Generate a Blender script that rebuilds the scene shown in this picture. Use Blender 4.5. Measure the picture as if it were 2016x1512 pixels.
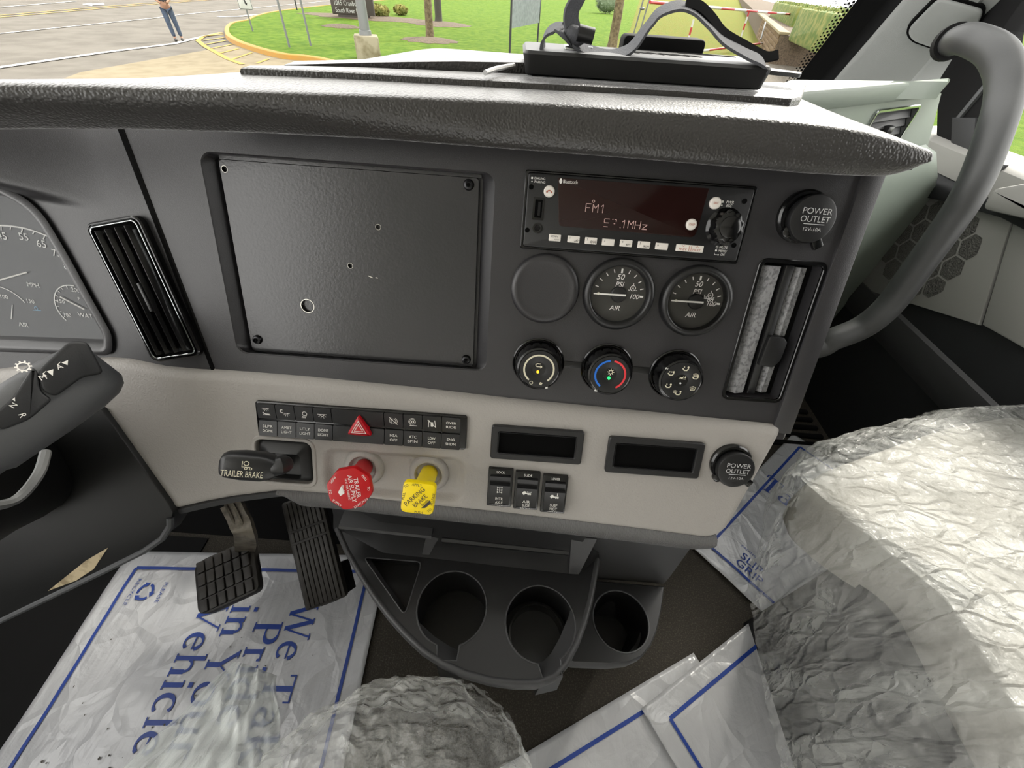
import bpy, bmesh, math, random
from mathutils import Vector, Matrix, noise
random.seed(7)
for o in list(bpy.data.objects): bpy.data.objects.remove(o)
SC = bpy.context.scene
COL = SC.collection
# ---------------------------------------------------------------- camera
FPX = 800.0
CAM = Vector((0, 0, .85))
_p, _r = math.radians(45), math.radians(4.2)
_f = Vector((0, math.cos(_p), -math.sin(_p))); _r0 = Vector((1, 0, 0)); _u0 = Vector((0, math.sin(_p), math.cos(_p)))
_rt = _r0*math.cos(_r) + _u0*math.sin(_r); _up = _u0*math.cos(_r) - _r0*math.sin(_r)
cd = bpy.data.cameras.new('camera'); cam = bpy.data.objects.new('camera', cd); COL.objects.link(cam)
cd.sensor_width = 36; cd.lens = FPX/2016*36; cd.clip_start = .01; cd.clip_end = 400
cam.matrix_world = Matrix(((_rt.x, _up.x, -_f.x, CAM.x), (_rt.y, _up.y, -_f.y, CAM.y), (_rt.z, _up.z, -_f.z, CAM.z), (0, 0, 0, 1)))
SC.camera = cam
# ---------------------------------------------------------------- sky, sun, exposure
W = bpy.data.worlds.new('overcast_sky'); SC.world = W; W.use_nodes = True
_n = W.node_tree.nodes; _l = W.node_tree.links
_bg = _n['Background']; _bg.inputs[0].default_value = (1.0, .985, .95, 1); _bg.inputs[1].default_value = 1.25
sd = bpy.data.lights.new('sun', 'SUN'); sd.energy = 2.0; sd.angle = math.radians(12); sd.color = (1, .95, .84)
sun = bpy.data.objects.new('sun', sd); COL.objects.link(sun)
sun.rotation_euler = Vector((-.5, -.75, -.72)).to_track_quat('-Z', 'Y').to_euler()
vs = SC.view_settings; vs.view_transform = 'Standard'; vs.look = 'None'; vs.gamma = 1; vs.use_curve_mapping = False
vs.exposure = 1.55
cy = SC.cycles; cy.max_bounces = 6; cy.diffuse_bounces = 3; cy.glossy_bounces = 3; cy.transmission_bounces = 3; cy.transparent_max_bounces = 10; cy.caustics_reflective = False; cy.caustics_refractive = False; cy.adaptive_threshold = .045; cy.adaptive_min_samples = 16
# ---------------------------------------------------------------- measuring
def ray(x, y): return _f + _rt*((x-1008)/FPX) - _up*((y-756)/FPX)
def hit(x, y, P, n):
    d = ray(x, y); n = Vector(n); P = Vector(P)
    return CAM + d*((P-CAM).dot(n)/d.dot(n))
def hz(x, y, z): return hit(x, y, (0, 0, z), (0, 0, 1))
def hx(x, y, X): return hit(x, y, (X, 0, 0), (1, 0, 0))
def hy(x, y, Y): return hit(x, y, (0, Y, 0), (0, 1, 0))
def dep(x, y, d): return CAM + ray(x, y)*d
class Fr:
    def __init__(s, o, u, v, n=None):
        s.o = Vector(o); s.u = Vector(u).normalized(); v = Vector(v); v = (v - s.u*v.dot(s.u)).normalized(); s.v = v
        s.n = Vector(n) if n else s.u.cross(s.v)
    def P(s, a, b, c=0): return s.o + s.u*a + s.v*b + s.n*c
    def px(s, x, y, c=0):
        h = hit(x, y, s.o+s.n*c, s.n) - s.o; return (h.dot(s.u), h.dot(s.v))
    def off(s, c): return Fr(s.o+s.n*c, s.u, s.v, s.n)
    def at(s, a, b, c=0, rot=0):
        r = math.radians(rot); u = s.u*math.cos(r)+s.v*math.sin(r); v = s.v*math.cos(r)-s.u*math.sin(r)
        return Fr(s.P(a, b, c), u, v, s.n)
    def tilt(s, ax, ay):      # tip the frame about its own u then v axis (degrees)
        R = Matrix.Rotation(math.radians(ax), 3, s.u) @ Matrix.Rotation(math.radians(ay), 3, s.v)
        return Fr(s.o, R@s.u, R@s.v, R@s.n)
def tf(o, a):
    a = math.radians(a); return Fr(o, (1, 0, 0), (0, math.sin(a), math.cos(a)), (0, -math.cos(a), math.sin(a)))
FLAT = Fr((0, 0, 0), (1, 0, 0), (0, 1, 0), (0, 0, 1))
CH = tf((0, .275, .55), 23)
GR0 = tf((0, .275, .55), 29)
GR = GR0.off(.008)
GZ = -1.45
def gp(x, y, z=0): return hz(x, y, GZ+z)
# ---------------------------------------------------------------- materials
def lin(c):
    c = c/255; return c/12.92 if c <= .04045 else ((c+.055)/1.055)**2.4
def rgb(h):
    h = h.lstrip('#'); return tuple(lin(int(h[i:i+2], 16)) for i in (0, 2, 4)) + (1,)
MATS = {}
def M(name, col, rough=.5, metal=0, spec=.5, grain=None, noise_=None, coat=0, emit=0, sheen=0):
    m = bpy.data.materials.new(name); MATS[name] = m; m.use_nodes = True
    nt = m.node_tree; b = nt.nodes['Principled BSDF']; c = rgb(col) if isinstance(col, str) else col
    b.inputs['Base Color'].default_value = c; b.inputs['Roughness'].default_value = rough
    b.inputs['Metallic'].default_value = metal; b.inputs['Specular IOR Level'].default_value = spec
    b.inputs['Coat Weight'].default_value = coat
    if emit: b.inputs['Emission Color'].default_value = c; b.inputs['Emission Strength'].default_value = emit
    if sheen: b.inputs['Sheen Weight'].default_value = sheen; b.inputs['Sheen Roughness'].default_value = .35; b.inputs['Sheen Tint'].default_value = (1, 1, 1, 1)
    tc = nt.nodes.new('ShaderNodeTexCoord')
    if noise_:      # (scale, colour2, lo, hi)
        t = nt.nodes.new('ShaderNodeTexNoise'); t.inputs['Scale'].default_value = noise_[0]; t.inputs['Detail'].default_value = 6
        r = nt.nodes.new('ShaderNodeValToRGB'); r.color_ramp.elements[0].position = noise_[2]; r.color_ramp.elements[1].position = noise_[3]
        r.color_ramp.elements[0].color = c; r.color_ramp.elements[1].color = rgb(noise_[1]) if isinstance(noise_[1], str) else noise_[1]
        nt.links.new(tc.outputs['Object'], t.inputs['Vector']); nt.links.new(t.outputs['Fac'], r.inputs[0]); nt.links.new(r.outputs[0], b.inputs['Base Color'])
    if grain:       # (kind, scale, strength, distance)
        k, s, st, di = grain
        if k == 'vor':
            t = nt.nodes.new('ShaderNodeTexVoronoi'); t.inputs['Scale'].default_value = s; t.feature = 'SMOOTH_F1'; out = t.outputs['Distance']
        elif k == 'wave':
            t = nt.nodes.new('ShaderNodeTexWave'); t.inputs['Scale'].default_value = s; out = t.outputs['Fac']
        else:
            t = nt.nodes.new('ShaderNodeTexNoise'); t.inputs['Scale'].default_value = s; t.inputs['Detail'].default_value = 4; out = t.outputs['Fac']
        bp = nt.nodes.new('ShaderNodeBump'); bp.inputs['Strength'].default_value = st; bp.inputs['Distance'].default_value = di
        nt.links.new(tc.outputs['Object'], t.inputs['Vector']); nt.links.new(out, bp.inputs['Height']); nt.links.new(bp.outputs[0], b.inputs['Normal'])
    return m
def film(name, tint, opac, rough, scale, strength, dist, stretch=(1, 1, 1), streak=0.0):
    """thin clear or milky plastic: part of the light goes straight through, part is scattered, the skin is glossy and creased"""
    m = bpy.data.materials.new(name); MATS[name] = m; m.use_nodes = True; nt = m.node_tree; N = nt.nodes; L = nt.links
    b = N['Principled BSDF']; out = N['Material Output']
    b.inputs['Base Color'].default_value = rgb(tint); b.inputs['Roughness'].default_value = rough; b.inputs['Specular IOR Level'].default_value = .9
    tc = N.new('ShaderNodeTexCoord'); mp = N.new('ShaderNodeMapping'); mp.inputs['Scale'].default_value = stretch
    L.new(tc.outputs['Object'], mp.inputs[0])
    t1 = N.new('ShaderNodeTexNoise'); t1.inputs['Scale'].default_value = scale; t1.inputs['Detail'].default_value = 5; t1.inputs['Distortion'].default_value = 1.2
    t2 = N.new('ShaderNodeTexVoronoi'); t2.feature = 'DISTANCE_TO_EDGE'; t2.inputs['Scale'].default_value = scale*.8
    wp = N.new('ShaderNodeTexNoise'); wp.inputs['Scale'].default_value = scale*.6
    vm = N.new('ShaderNodeVectorMath'); vm.operation = 'MULTIPLY_ADD'; vm.inputs[1].default_value = (.35/scale*4,)*3
    L.new(mp.outputs[0], wp.inputs[0]); L.new(wp.outputs['Color'], vm.inputs[0]); L.new(mp.outputs[0], vm.inputs[2])
    L.new(mp.outputs[0], t1.inputs['Vector']); L.new(vm.outputs[0], t2.inputs['Vector'])
    ma = N.new('ShaderNodeMath'); ma.operation = 'SUBTRACT'; ma.use_clamp = False
    mi = N.new('ShaderNodeMath'); mi.operation = 'MINIMUM'; mi.inputs[1].default_value = .16
    mu = N.new('ShaderNodeMath'); mu.operation = 'MULTIPLY'; mu.inputs[1].default_value = 3.0
    L.new(t2.outputs['Distance'], mi.inputs[0]); L.new(mi.outputs[0], mu.inputs[0]); L.new(t1.outputs['Fac'], ma.inputs[0]); L.new(mu.outputs[0], ma.inputs[1])
    mp2 = N.new('ShaderNodeMapping'); mp2.inputs['Rotation'].default_value = (.3, .2, .9); mp2.inputs['Scale'].default_value = (7, .8, 1.2)
    t4 = N.new('ShaderNodeTexNoise'); t4.inputs['Scale'].default_value = scale*.5; t4.inputs['Detail'].default_value = 3
    L.new(tc.outputs['Object'], mp2.inputs[0]); L.new(mp2.outputs[0], t4.inputs['Vector'])
    m4 = N.new('ShaderNodeMath'); m4.operation = 'MULTIPLY_ADD'; m4.inputs[1].default_value = .6; L.new(t4.outputs['Fac'], m4.inputs[0]); L.new(ma.outputs[0], m4.inputs[2])
    bp = N.new('ShaderNodeBump'); bp.inputs['Strength'].default_value = strength; bp.inputs['Distance'].default_value = dist
    L.new(m4.outputs[0], bp.inputs['Height']); L.new(bp.outputs[0], b.inputs['Normal'])
    tr = N.new('ShaderNodeBsdfTransparent'); mx = N.new('ShaderNodeMixShader')
    if streak:
        t3 = N.new('ShaderNodeTexNoise'); t3.inputs['Scale'].default_value = scale*.35; t3.inputs['Detail'].default_value = 6
        L.new(mp.outputs[0], t3.inputs['Vector'])
        mr = N.new('ShaderNodeMapRange'); mr.inputs[1].default_value = .35; mr.inputs[2].default_value = .68
        mr.inputs[3].default_value = max(0, opac-streak); mr.inputs[4].default_value = min(1, opac+streak)
        L.new(t3.outputs['Fac'], mr.inputs[0]); L.new(mr.outputs[0], mx.inputs[0])
    else: mx.inputs[0].default_value = opac
    L.new(tr.outputs[0], mx.inputs[1]); L.new(b.outputs[0], mx.inputs[2]); L.new(mx.outputs[0], out.inputs[0])
    return m
def pane(name, tint, gloss, rough=.02):
    m = bpy.data.materials.new(name); MATS[name] = m; m.use_nodes = True; nt = m.node_tree; N = nt.nodes; L = nt.links
    N.remove(N['Principled BSDF']); tr = N.new('ShaderNodeBsdfTransparent'); tr.inputs[0].default_value = rgb(tint)
    gl = N.new('ShaderNodeBsdfGlossy'); gl.inputs['Roughness'].default_value = rough
    fr = N.new('ShaderNodeFresnel'); fr.inputs[0].default_value = gloss; mx = N.new('ShaderNodeMixShader')
    L.new(fr.outputs[0], mx.inputs[0]); L.new(tr.outputs[0], mx.inputs[1]); L.new(gl.outputs[0], mx.inputs[2]); L.new(mx.outputs[0], N['Material Output'].inputs[0])
    return m
# ---------------------------------------------------------------- shapes
def rr(a0, a1, b0, b1, r, k=5):
    """rounded rectangle outline, counter-clockwise"""
    if a1 < a0: a0, a1 = a1, a0
    if b1 < b0: b0, b1 = b1, b0
    r = min(r, (a1-a0)/2*.999, (b1-b0)/2*.999); out = []
    if r <= 1e-6: return [(a0, b0), (a1, b0), (a1, b1), (a0, b1)]
    for cx, cy, s in ((a1-r, b0+r, -90), (a1-r, b1-r, 0), (a0+r, b1-r, 90), (a0+r, b0+r, 180)):
        for i in range(k+1):
            t = math.radians(s+90*i/k); out.append((cx+r*math.cos(t), cy+r*math.sin(t)))
    return out
def circ(cx, cy, r, n=32, a0=0): return [(cx+r*math.cos(2*math.pi*i/n+a0), cy+r*math.sin(2*math.pi*i/n+a0)) for i in range(n)]
def inset(pts, d):
    n = len(pts); A = sum(pts[i][0]*pts[(i+1) % n][1]-pts[(i+1) % n][0]*pts[i][1] for i in range(n)); s = 1 if A > 0 else -1; out = []
    for i in range(n):
        p, q, r = pts[i-1], pts[i], pts[(i+1) % n]
        e1 = Vector((q[0]-p[0], q[1]-p[1])); e2 = Vector((r[0]-q[0], r[1]-q[1]))
        if e1.length < 1e-9 or e2.length < 1e-9: out.append(q); continue
        e1.normalize(); e2.normalize()
        n1 = Vector((-e1.y, e1.x))*s; n2 = Vector((-e2.y, e2.x))*s; b = n1+n2
        if b.length < 1e-6: b = n1
        b.normalize(); k = d/max(.35, b.dot(n1)); out.append((q[0]+b.x*k, q[1]+b.y*k))
    return out
def rnd(pts, r, k=4):
    """round the corners of a polygon"""
    n = len(pts); out = []
    for i in range(n):
        p, q, s = Vector(pts[i-1]), Vector(pts[i]), Vector(pts[(i+1) % n])
        rad = r[i] if isinstance(r, (list, tuple)) else r
        if rad <= 0: out.append(tuple(q)); continue
        d1, d2 = (p-q), (s-q); l = min(rad, d1.length*.48, d2.length*.48); A = q+d1.normalized()*l; B = q+d2.normalized()*l
        for j in range(k+1):
            t = j/k; out.append(tuple(A*(1-t)**2 + q*2*t*(1-t) + B*t*t))
    return out
def crom(P, n=8, closed=False):
    P = [Vector(p) for p in P]; out = []; m = len(P)
    for i in range(m if closed else m-1):
        g = (lambda j: P[j % m]) if closed else (lambda j: P[max(0, min(m-1, j))])
        a, b, c, d = g(i-1), g(i), g(i+1), g(i+2)
        for j in range(n):
            t = j/n; out.append(.5*((2*b)+(c-a)*t+(2*a-5*b+4*c-d)*t*t+(3*b-a-3*c+d)*t**3))
    if not closed: out.append(P[-1])
    return out
_tcache = {}
def _glyphs(s):
    if s in _tcache: return _tcache[s]
    cu = bpy.data.curves.new('t', 'FONT'); cu.body = s; cu.resolution_u = 3; cu.fill_mode = 'FRONT'
    ob = bpy.data.objects.new('t', cu); me = ob.to_mesh()
    V = [(v.co.x, v.co.y) for v in me.vertices]; F_ = [tuple(p.vertices) for p in me.polygons]
    ob.to_mesh_clear(); bpy.data.objects.remove(ob); bpy.data.curves.remove(cu)
    _tcache[s] = (V, F_); return V, F_
_CAP = max(v[1] for v in _glyphs('H')[0])
class MB:
    def __init__(s): s.V = []; s.F = []
    def add(s, V, F_):
        k = len(s.V); s.V += [Vector(v) for v in V]; s.F += [tuple(i+k for i in f) for f in F_]; return s
    def loft(s, rings, cap0=True, cap1=True, closed=True):
        """rings: lists of world points, all of one length"""
        n = len(rings[0]); V = [p for r in rings for p in r]; F_ = []
        for i in range(len(rings)-1):
            for j in range(n if closed else n-1):
                F_.append((i*n+j, i*n+(j+1) % n, (i+1)*n+(j+1) % n, (i+1)*n+j))
        if closed and cap0: F_.append(tuple(range(n)))
        if closed and cap1: F_.append(tuple((len(rings)-1)*n+j for j in range(n)))
        return s.add(V, F_)
    def prism(s, fr, out, c0, c1, ch=0, ch0=0):
        r = []
        if ch0: r.append((inset(out, ch0), c0)); r.append((out, c0+ch0*(1 if c1 > c0 else -1)))
        else: r.append((out, c0))
        if ch:
            sg = 1 if c1 > c0 else -1
            r.append((out, c1-ch*sg)); r.append((inset(out, ch*.3), c1-ch*.3*sg)); r.append((inset(out, ch), c1))
        else: r.append((out, c1))
        return s.loft([[fr.P(x, y, c) for x, y in o] for o, c in r])
    def rbox(s, fr, a0, a1, b0, b1, c0, c1, r=.002, ch=.0006, k=4): return s.prism(fr, rr(a0, a1, b0, b1, r, k), c0, c1, ch)
    def box(s, fr, a0, a1, b0, b1, c0, c1): return s.prism(fr, [(a0, b0), (a1, b0), (a1, b1), (a0, b1)], c0, c1)
    def lathe(s, fr, a, b, prof, n=32, cap0=True, cap1=True):
        return s.loft([[fr.P(a+r*math.cos(2*math.pi*i/n), b+r*math.sin(2*math.pi*i/n), c) for i in range(n)] for r, c in prof], cap0, cap1)
    def frame(s, fr, outer, inner, c0, c1, ch=0, cin=None):
        """ring between two outlines with the same point count"""
        cin = c0 if cin is None else cin
        R = [(outer, c0)]
        if ch: R += [(outer, c1-ch), (inset(outer, ch), c1), (inset(inner, -ch), c1), (inner, c1-ch), (inner, cin)]
        else: R += [(outer, c1), (inner, c1), (inner, cin)]
        return s.loft([[fr.P(x, y, c) for x, y in o] for o, c in R], False, False)
    def face(s, fr, pts, c): return s.add([fr.P(x, y, c) for x, y in pts], [tuple(range(len(pts)))])
    def strip(s, fr, pts, w, c, closed=False):
        """flat painted line of width w along a polyline"""
        n = len(pts); L = []; R = []
        for i in range(n):
            p = Vector(pts[i-1] if (i or closed) else pts[0]); q = Vector(pts[(i+1) % n] if (i < n-1 or closed) else pts[-1])
            d = (q-p); d = d.normalized() if d.length > 1e-9 else Vector((1, 0)); m = Vector((-d.y, d.x))*w/2; c_ = Vector(pts[i]); L.append(c_+m); R.append(c_-m)
        V = [fr.P(p.x, p.y, c) for p in L]+[fr.P(p.x, p.y, c) for p in R]; F_ = []
        for i in range(n if closed else n-1): j = (i+1) % n; F_.append((i, j, n+j, n+i))
        return s.add(V, F_)
    def arc(s, fr, a, b, r0, r1, d0, d1, c, n=40):
        V = []
        for i in range(n+1):
            t = math.radians(d0+(d1-d0)*i/n)
            V += [fr.P(a+r0*math.cos(t), b+r0*math.sin(t), c), fr.P(a+r1*math.cos(t), b+r1*math.sin(t), c)]
        return s.add(V, [(2*i, 2*i+1, 2*i+3, 2*i+2) for i in range(n)])
    def disc(s, fr, a, b, r, c, n=20): return s.face(fr, circ(a, b, r, n), c)
    def text(s, fr, t, a, b, h, c=.0002, rot=0, al=0, width=None, sx=1, shear=0):
        """centre-line at (a,b), cap height h; al 0 centre, -1 left"""
        V, F_ = _glyphs(t)
        if not V: return s
        k = h/_CAP; x0 = min(v[0] for v in V); x1 = max(v[0] for v in V); kx = width/(x1-x0) if width else k*sx
        xm = (x0+x1)/2 if al == 0 else x0; f = fr.at(a, b, 0, rot)
        return s.add([f.P((v[0]-xm)*kx+shear*(v[1]*k-h/2), v[1]*k-h/2, c) for v in V], F_)
    def tube(s, path, r, n=12, cap=True, flat=None):
        P = [Vector(p) for p in path]; rings = []; prev = None
        for i, p in enumerate(P):
            d = (P[min(i+1, len(P)-1)]-P[max(i-1, 0)]).normalized()
            if prev is None: q = d.orthogonal().normalized()
            else: q = (prev-d*prev.dot(d)).normalized()
            prev = q; w = d.cross(q); R = r[i] if isinstance(r, (list, tuple)) else r
            rings.append([p+(q*math.cos(2*math.pi*j/n)+w*math.sin(2*math.pi*j/n))*R for j in range(n)])
        return s.loft(rings, cap, cap)
    def ribbon(s, path, wdir, w, t):
        """flat band: wdir across, thickness t"""
        P = [Vector(p) for p in path]; rings = []
        for i, p in enumerate(P):
            d = (P[min(i+1, len(P)-1)]-P[max(i-1, 0)]).normalized(); wd = Vector(wdir[i] if isinstance(wdir, list) else wdir); wd = (wd-d*wd.dot(d)).normalized(); k = d.cross(wd)*t/2; h = wd*w/2
            rings.append([p-h-k, p+h-k, p+h+k, p-h+k])
        return s.loft(rings)
    def grid(s, fn, nu, nv):
        V = [fn(i/nu, j/nv) for i in range(nu+1) for j in range(nv+1)]
        return s.add(V, [(i*(nv+1)+j, (i+1)*(nv+1)+j, (i+1)*(nv+1)+j+1, i*(nv+1)+j+1) for i in range(nu) for j in range(nv)])
    def holed(s, fr, outer, holes, c):
        bm = bmesh.new(); E = []
        for lp in [outer]+holes:
            vs_ = [bm.verts.new((x, y, 0)) for x, y in lp]
            E += [bm.edges.new((vs_[i], vs_[(i+1) % len(vs_)])) for i in range(len(vs_))]
        bmesh.ops.triangle_fill(bm, edges=E, use_beauty=True, use_dissolve=False); bm.verts.index_update()
        V = [fr.P(v.co.x, v.co.y, c) for v in bm.verts]; F_ = [tuple(v.index for v in f.verts) for f in bm.faces]; bm.free()
        return s.add(V, F_)
    def blob(s, fr, a, b, c, ra, rb, rc, n=16, m=10, ex=1.0):
        sg = lambda x: math.copysign(abs(x)**ex, x)
        R = []
        for i in range(m+1):
            t = -math.pi/2+math.pi*i/m; R.append([fr.P(a+ra*sg(math.cos(t))*sg(math.cos(2*math.pi*j/n)), b+rb*sg(math.cos(t))*sg(math.sin(2*math.pi*j/n)), c+rc*sg(math.sin(t))) for j in range(n)])
        return s.loft(R)
    def build(s, name, mat, parent=None, label=None, cat=None, group=None, kind=None, smooth=35, sub=0, solid=0, recalc=True, origin=None):
        me = bpy.data.meshes.new(name); ob = bpy.data.objects.new(name, me); COL.objects.link(ob)
        if parent is not None:
            w = parent.location.copy(); q = parent.parent
            while q is not None: w = w+q.location; q = q.parent
            o = w
        elif origin is not None: o = Vector(origin)
        else:
            n = len(s.V); o = sum(s.V, Vector())/n; o.z = min(v.z for v in s.V)
        me.from_pydata([v-o for v in s.V], [], s.F)
        if recalc:
            bm = bmesh.new(); bm.from_mesh(me); bmesh.ops.recalc_face_normals(bm, faces=bm.faces); bm.to_mesh(me); bm.free()
        me.polygons.foreach_set('use_smooth', [smooth > 0]*len(me.polygons))
        if smooth and smooth < 180: me.set_sharp_from_angle(angle=math.radians(smooth))
        me.materials.append(MATS[mat] if isinstance(mat, str) else mat)
        if solid: d = ob.modifiers.new('s', 'SOLIDIFY'); d.thickness = solid; d.offset = -1
        if sub: d = ob.modifiers.new('u', 'SUBSURF'); d.levels = sub; d.render_levels = sub
        if parent is not None: ob.parent = parent
        else: ob.location = o
        if label and (cat or parent is not None): ob['label'] = label
        if cat: ob['category'] = cat
        if group: ob['group'] = group
        if kind: ob['kind'] = kind
        return ob
def thing(name, label, cat, loc, group=None, kind=None):
    o = bpy.data.objects.new(name, None); COL.objects.link(o); o.location = Vector(loc); o.empty_display_size = .02
    o['label'] = label; o['category'] = cat
    if group: o['group'] = group
    if kind: o['kind'] = kind
    return o
def interp(T, x):
    if x <= T[0][0]: return T[0][1]
    for (x0, y0), (x1, y1) in zip(T, T[1:]):
        if x <= x1: return y0+(y1-y0)*(x-x0)/(x1-x0)
    return T[-1][1]
def sstep(a, b, x):
    t = max(0, min(1, (x-a)/(b-a))); return t*t*(3-2*t)
def sdrr(x, y, a0, a1, b0, b1, r):
    qx = abs(x-(a0+a1)/2)-(a1-a0)/2+r; qy = abs(y-(b0+b1)/2)-(b1-b0)/2+r
    return math.hypot(max(qx, 0), max(qy, 0))+min(max(qx, qy), 0)-r
# ---------------------------------------------------------------- material library
M('charcoal_plastic', '#2e2d2f', .36, spec=.6, grain=('noise', 1500, .25, .0006))
M('leather_pad', '#2c2a28', .36, spec=.8, grain=('vor', 620, .6, .0008), sheen=.55)
M('grey_plastic', '#9f9b96', .5, spec=.4, grain=('vor', 620, .35, .0008))
M('grey_weave', '#5f5e5e', .45, spec=.5, grain=('wave', 260, .6, .0006))
M('dark_trim', '#3b3b3c', .45, grain=('noise', 900, .2, .0005))
M('black_plastic', '#1a1a1b', .38, grain=('noise', 1400, .15, .0004))
M('black_gloss', '#0b0b0c', .18, spec=.6)
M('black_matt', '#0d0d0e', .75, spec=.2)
M('void_black', '#050505', .9, spec=.1)
M('plate_black', '#2a2a2c', .24, spec=.7, grain=('noise', 420, .22, .0006), noise_=(14, '#29292b', .45, .62))
M('headliner', '#c9c7c0', .9, spec=.2)
M('box_black', '#0a0a0a', .45)
M('bare_metal', '#c8c5bd', .3, metal=1)
M('screw_metal', '#3a3a3c', .3, metal=1)
M('chrome', '#d8d8d8', .12, metal=1)
M('white_print', '#e9e7e2', .6)
M('cream_print', '#d8d2ba', .6)
M('button_white', '#e6e0d8', .45)
M('print_red', '#b0624e', .6)
M('print_dark', '#3a3632', .6)
M('display_glass', '#241210', .12, spec=.35)
M('display_text', '#a98b84', .5, emit=.15)
M('icon_grey', '#b9b9b9', .6)
M('amber_led', '#f0a020', .4, emit=.8)
M('green_led', '#20d060', .4, emit=.8)
M('blue_paint', '#1f6ed0', .5)
M('red_paint', '#e23a42', .5)
M('signal_red', '#b80d16', .35, spec=.5)
M('hazard_red', '#c00c1e', .3, spec=.5)
M('signal_yellow', '#f2d400', .38, spec=.5)
M('gauge_face', '#34332f', .6)
M('slider_light', '#8f8f90', .35, grain=('noise', 900, .6, .0012), noise_=(300, '#5e5e60', .45, .65))
M('silver_green', '#8b958a', .42, spec=.5, grain=('noise', 1800, .3, .0005))
M('vent_chrome', '#c4c8c8', .16, metal=1)
M('door_grey', '#8d8c88', .6, grain=('noise', 1300, .25, .0006))
M('pillar_grey', '#858785', .7, grain=('noise', 900, .35, .0008))
M('rubber_grey', '#4b4c4e', .55, grain=('noise', 1200, .2, .0004))
M('door_dark', '#1d1e20', .6, grain=('noise', 900, .2, .0005))
M('rubber_black', '#2c2926', .5, grain=('noise', 700, .25, .0006), noise_=(60, '#3a3836', .5, .8))
M('steel_worn', '#8f877a', .45, metal=.2, noise_=(70, '#5a544b', .4, .7))
M('column_dark', '#0b0c0c', .5)
M('handle_grey', '#383939', .5, grain=('noise', 1200, .2, .0004))
M('floor_rubber', '#38342e', .8, spec=.3, grain=('noise', 500, .8, .0015), noise_=(400, '#57524a', .5, .75))
film('mat_white', '#bdbec1', 1.0, .3, 16, .5, .006, (1, 1, 1))
M('mat_blue', '#1d3f94', .5)
M('mat_grime', '#57544e', .9)
M('strap_grey', '#55565a', .85, spec=.2, grain=('noise', 900, .6, .001))
M('seat_cloth', '#84827a', .8, grain=('noise', 300, .4, .002))
M('seat_dark', '#1e1e20', .7)
M('sticker_tan', '#b8a888', .6, noise_=(60, '#8a7c60', .45, .6))
M('cluster_face', '#34373a', .35, noise_=(9, '#4a4d50', .35, .7))
M('cluster_light', '#f2f2f0', .6)
M('cluster_blue', '#7fb3d6', .5)
film('clear_film', '#f6f7f2', .27, .10, 34, 1.0, .006, (1, 1.7, .6), .12)
film('milky_film', '#e6ebe8', .68, .16, 22, .8, .005, (2.0, .5, 1), .12)
pane('gauge_lens', '#ffffff', 1.25)
pane('windshield_glass', '#ffffff', 1.05)
# ================================================================ cab shell
def struct(mb, name, mat, **k): return mb.build(name, mat, kind='structure', **k)
struct(MB().box(FLAT, -1.08, .93, -1.5, .55, 1.55, 1.6), 'ceiling', 'headliner')
struct(MB().box(FLAT, -1.08, -1.02, -1.5, .7, 0, .50), 'wall_left', 'door_dark')
struct(MB().box(FLAT, -1.08, .93, -1.5, -1.44, 0, 1.6), 'wall_back', 'headliner')
fl = struct(MB().box(FLAT, -1.05, .9, -.8, 1.15, -.05, 0), 'floor', 'floor_rubber')
struct(MB().box(FLAT, -1.05, .9, 1.1, 1.16, 0, .56), 'wall_front', 'door_dark')
# ================================================================ dashboard
dash = thing('dashboard', 'wide truck dashboard with a padded black brow, charcoal centre panel and grey lower panel', 'dashboard', (0, .30, .43))
# ---- padded brow across the top
RZ = .79
ridge = [(-420, 185), (-200, 166), (0, 165), (250, 170), (500, 178), (750, 186), (1000, 196), (1250, 212), (1400, 222), (1500, 231), (1600, 241), (1700, 256), (1770, 276), (1815, 291), (1836, 300)]
RT = []; RTz = []
for q in ridge:
    h = hz(q[0], q[1], RZ) if q[0] < 1450 else hy(q[0], q[1], interp([(1450, .342), (1600, .340), (1840, .332)], q[0]))
    RT.append((h.x, h.y)); RTz.append((h.x, h.z))
bott = [(-420, 290), (-200, 272), (0, 262), (250, 262), (500, 269), (750, 282), (1000, 301), (1250, 320), (1400, 333), (1600, 350), (1735, 356), (1790, 357)]
BT = []
for q in bott:
    w = interp([(-420, .12), (0, .075), (500, .045), (1000, .03), (1800, .03)], q[0]); h = CH.off(w); a = h.px(*q); p = h.P(*a); BT.append((p.x, (p.y, p.z)))
BTy = [(x, v[0]) for x, v in BT]; BTz = [(x, v[1]) for x, v in BT]
XT = RT[-1][0]+.003           # tip of the brow
_e0 = hz(1575, 186, RZ); _e1 = hy(1836, 297, .337)
def yback(x): return interp([(-.8, .27), (-.33, .292), (-.26, .328), (-.222, .370), (-.175, .43), (-.12, .60), (_e0.x, .60)], x) if x < _e0.x else interp([(_e0.x, _e0.y), (_e1.x, _e1.y), (XT, .338)], x)
xs = [-.62+i*(.84/56) for i in range(57)]+[.232, .244, .254, XT-.022, XT-.015, XT-.009, XT-.005, XT-.002, XT]
rings = []
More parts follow.
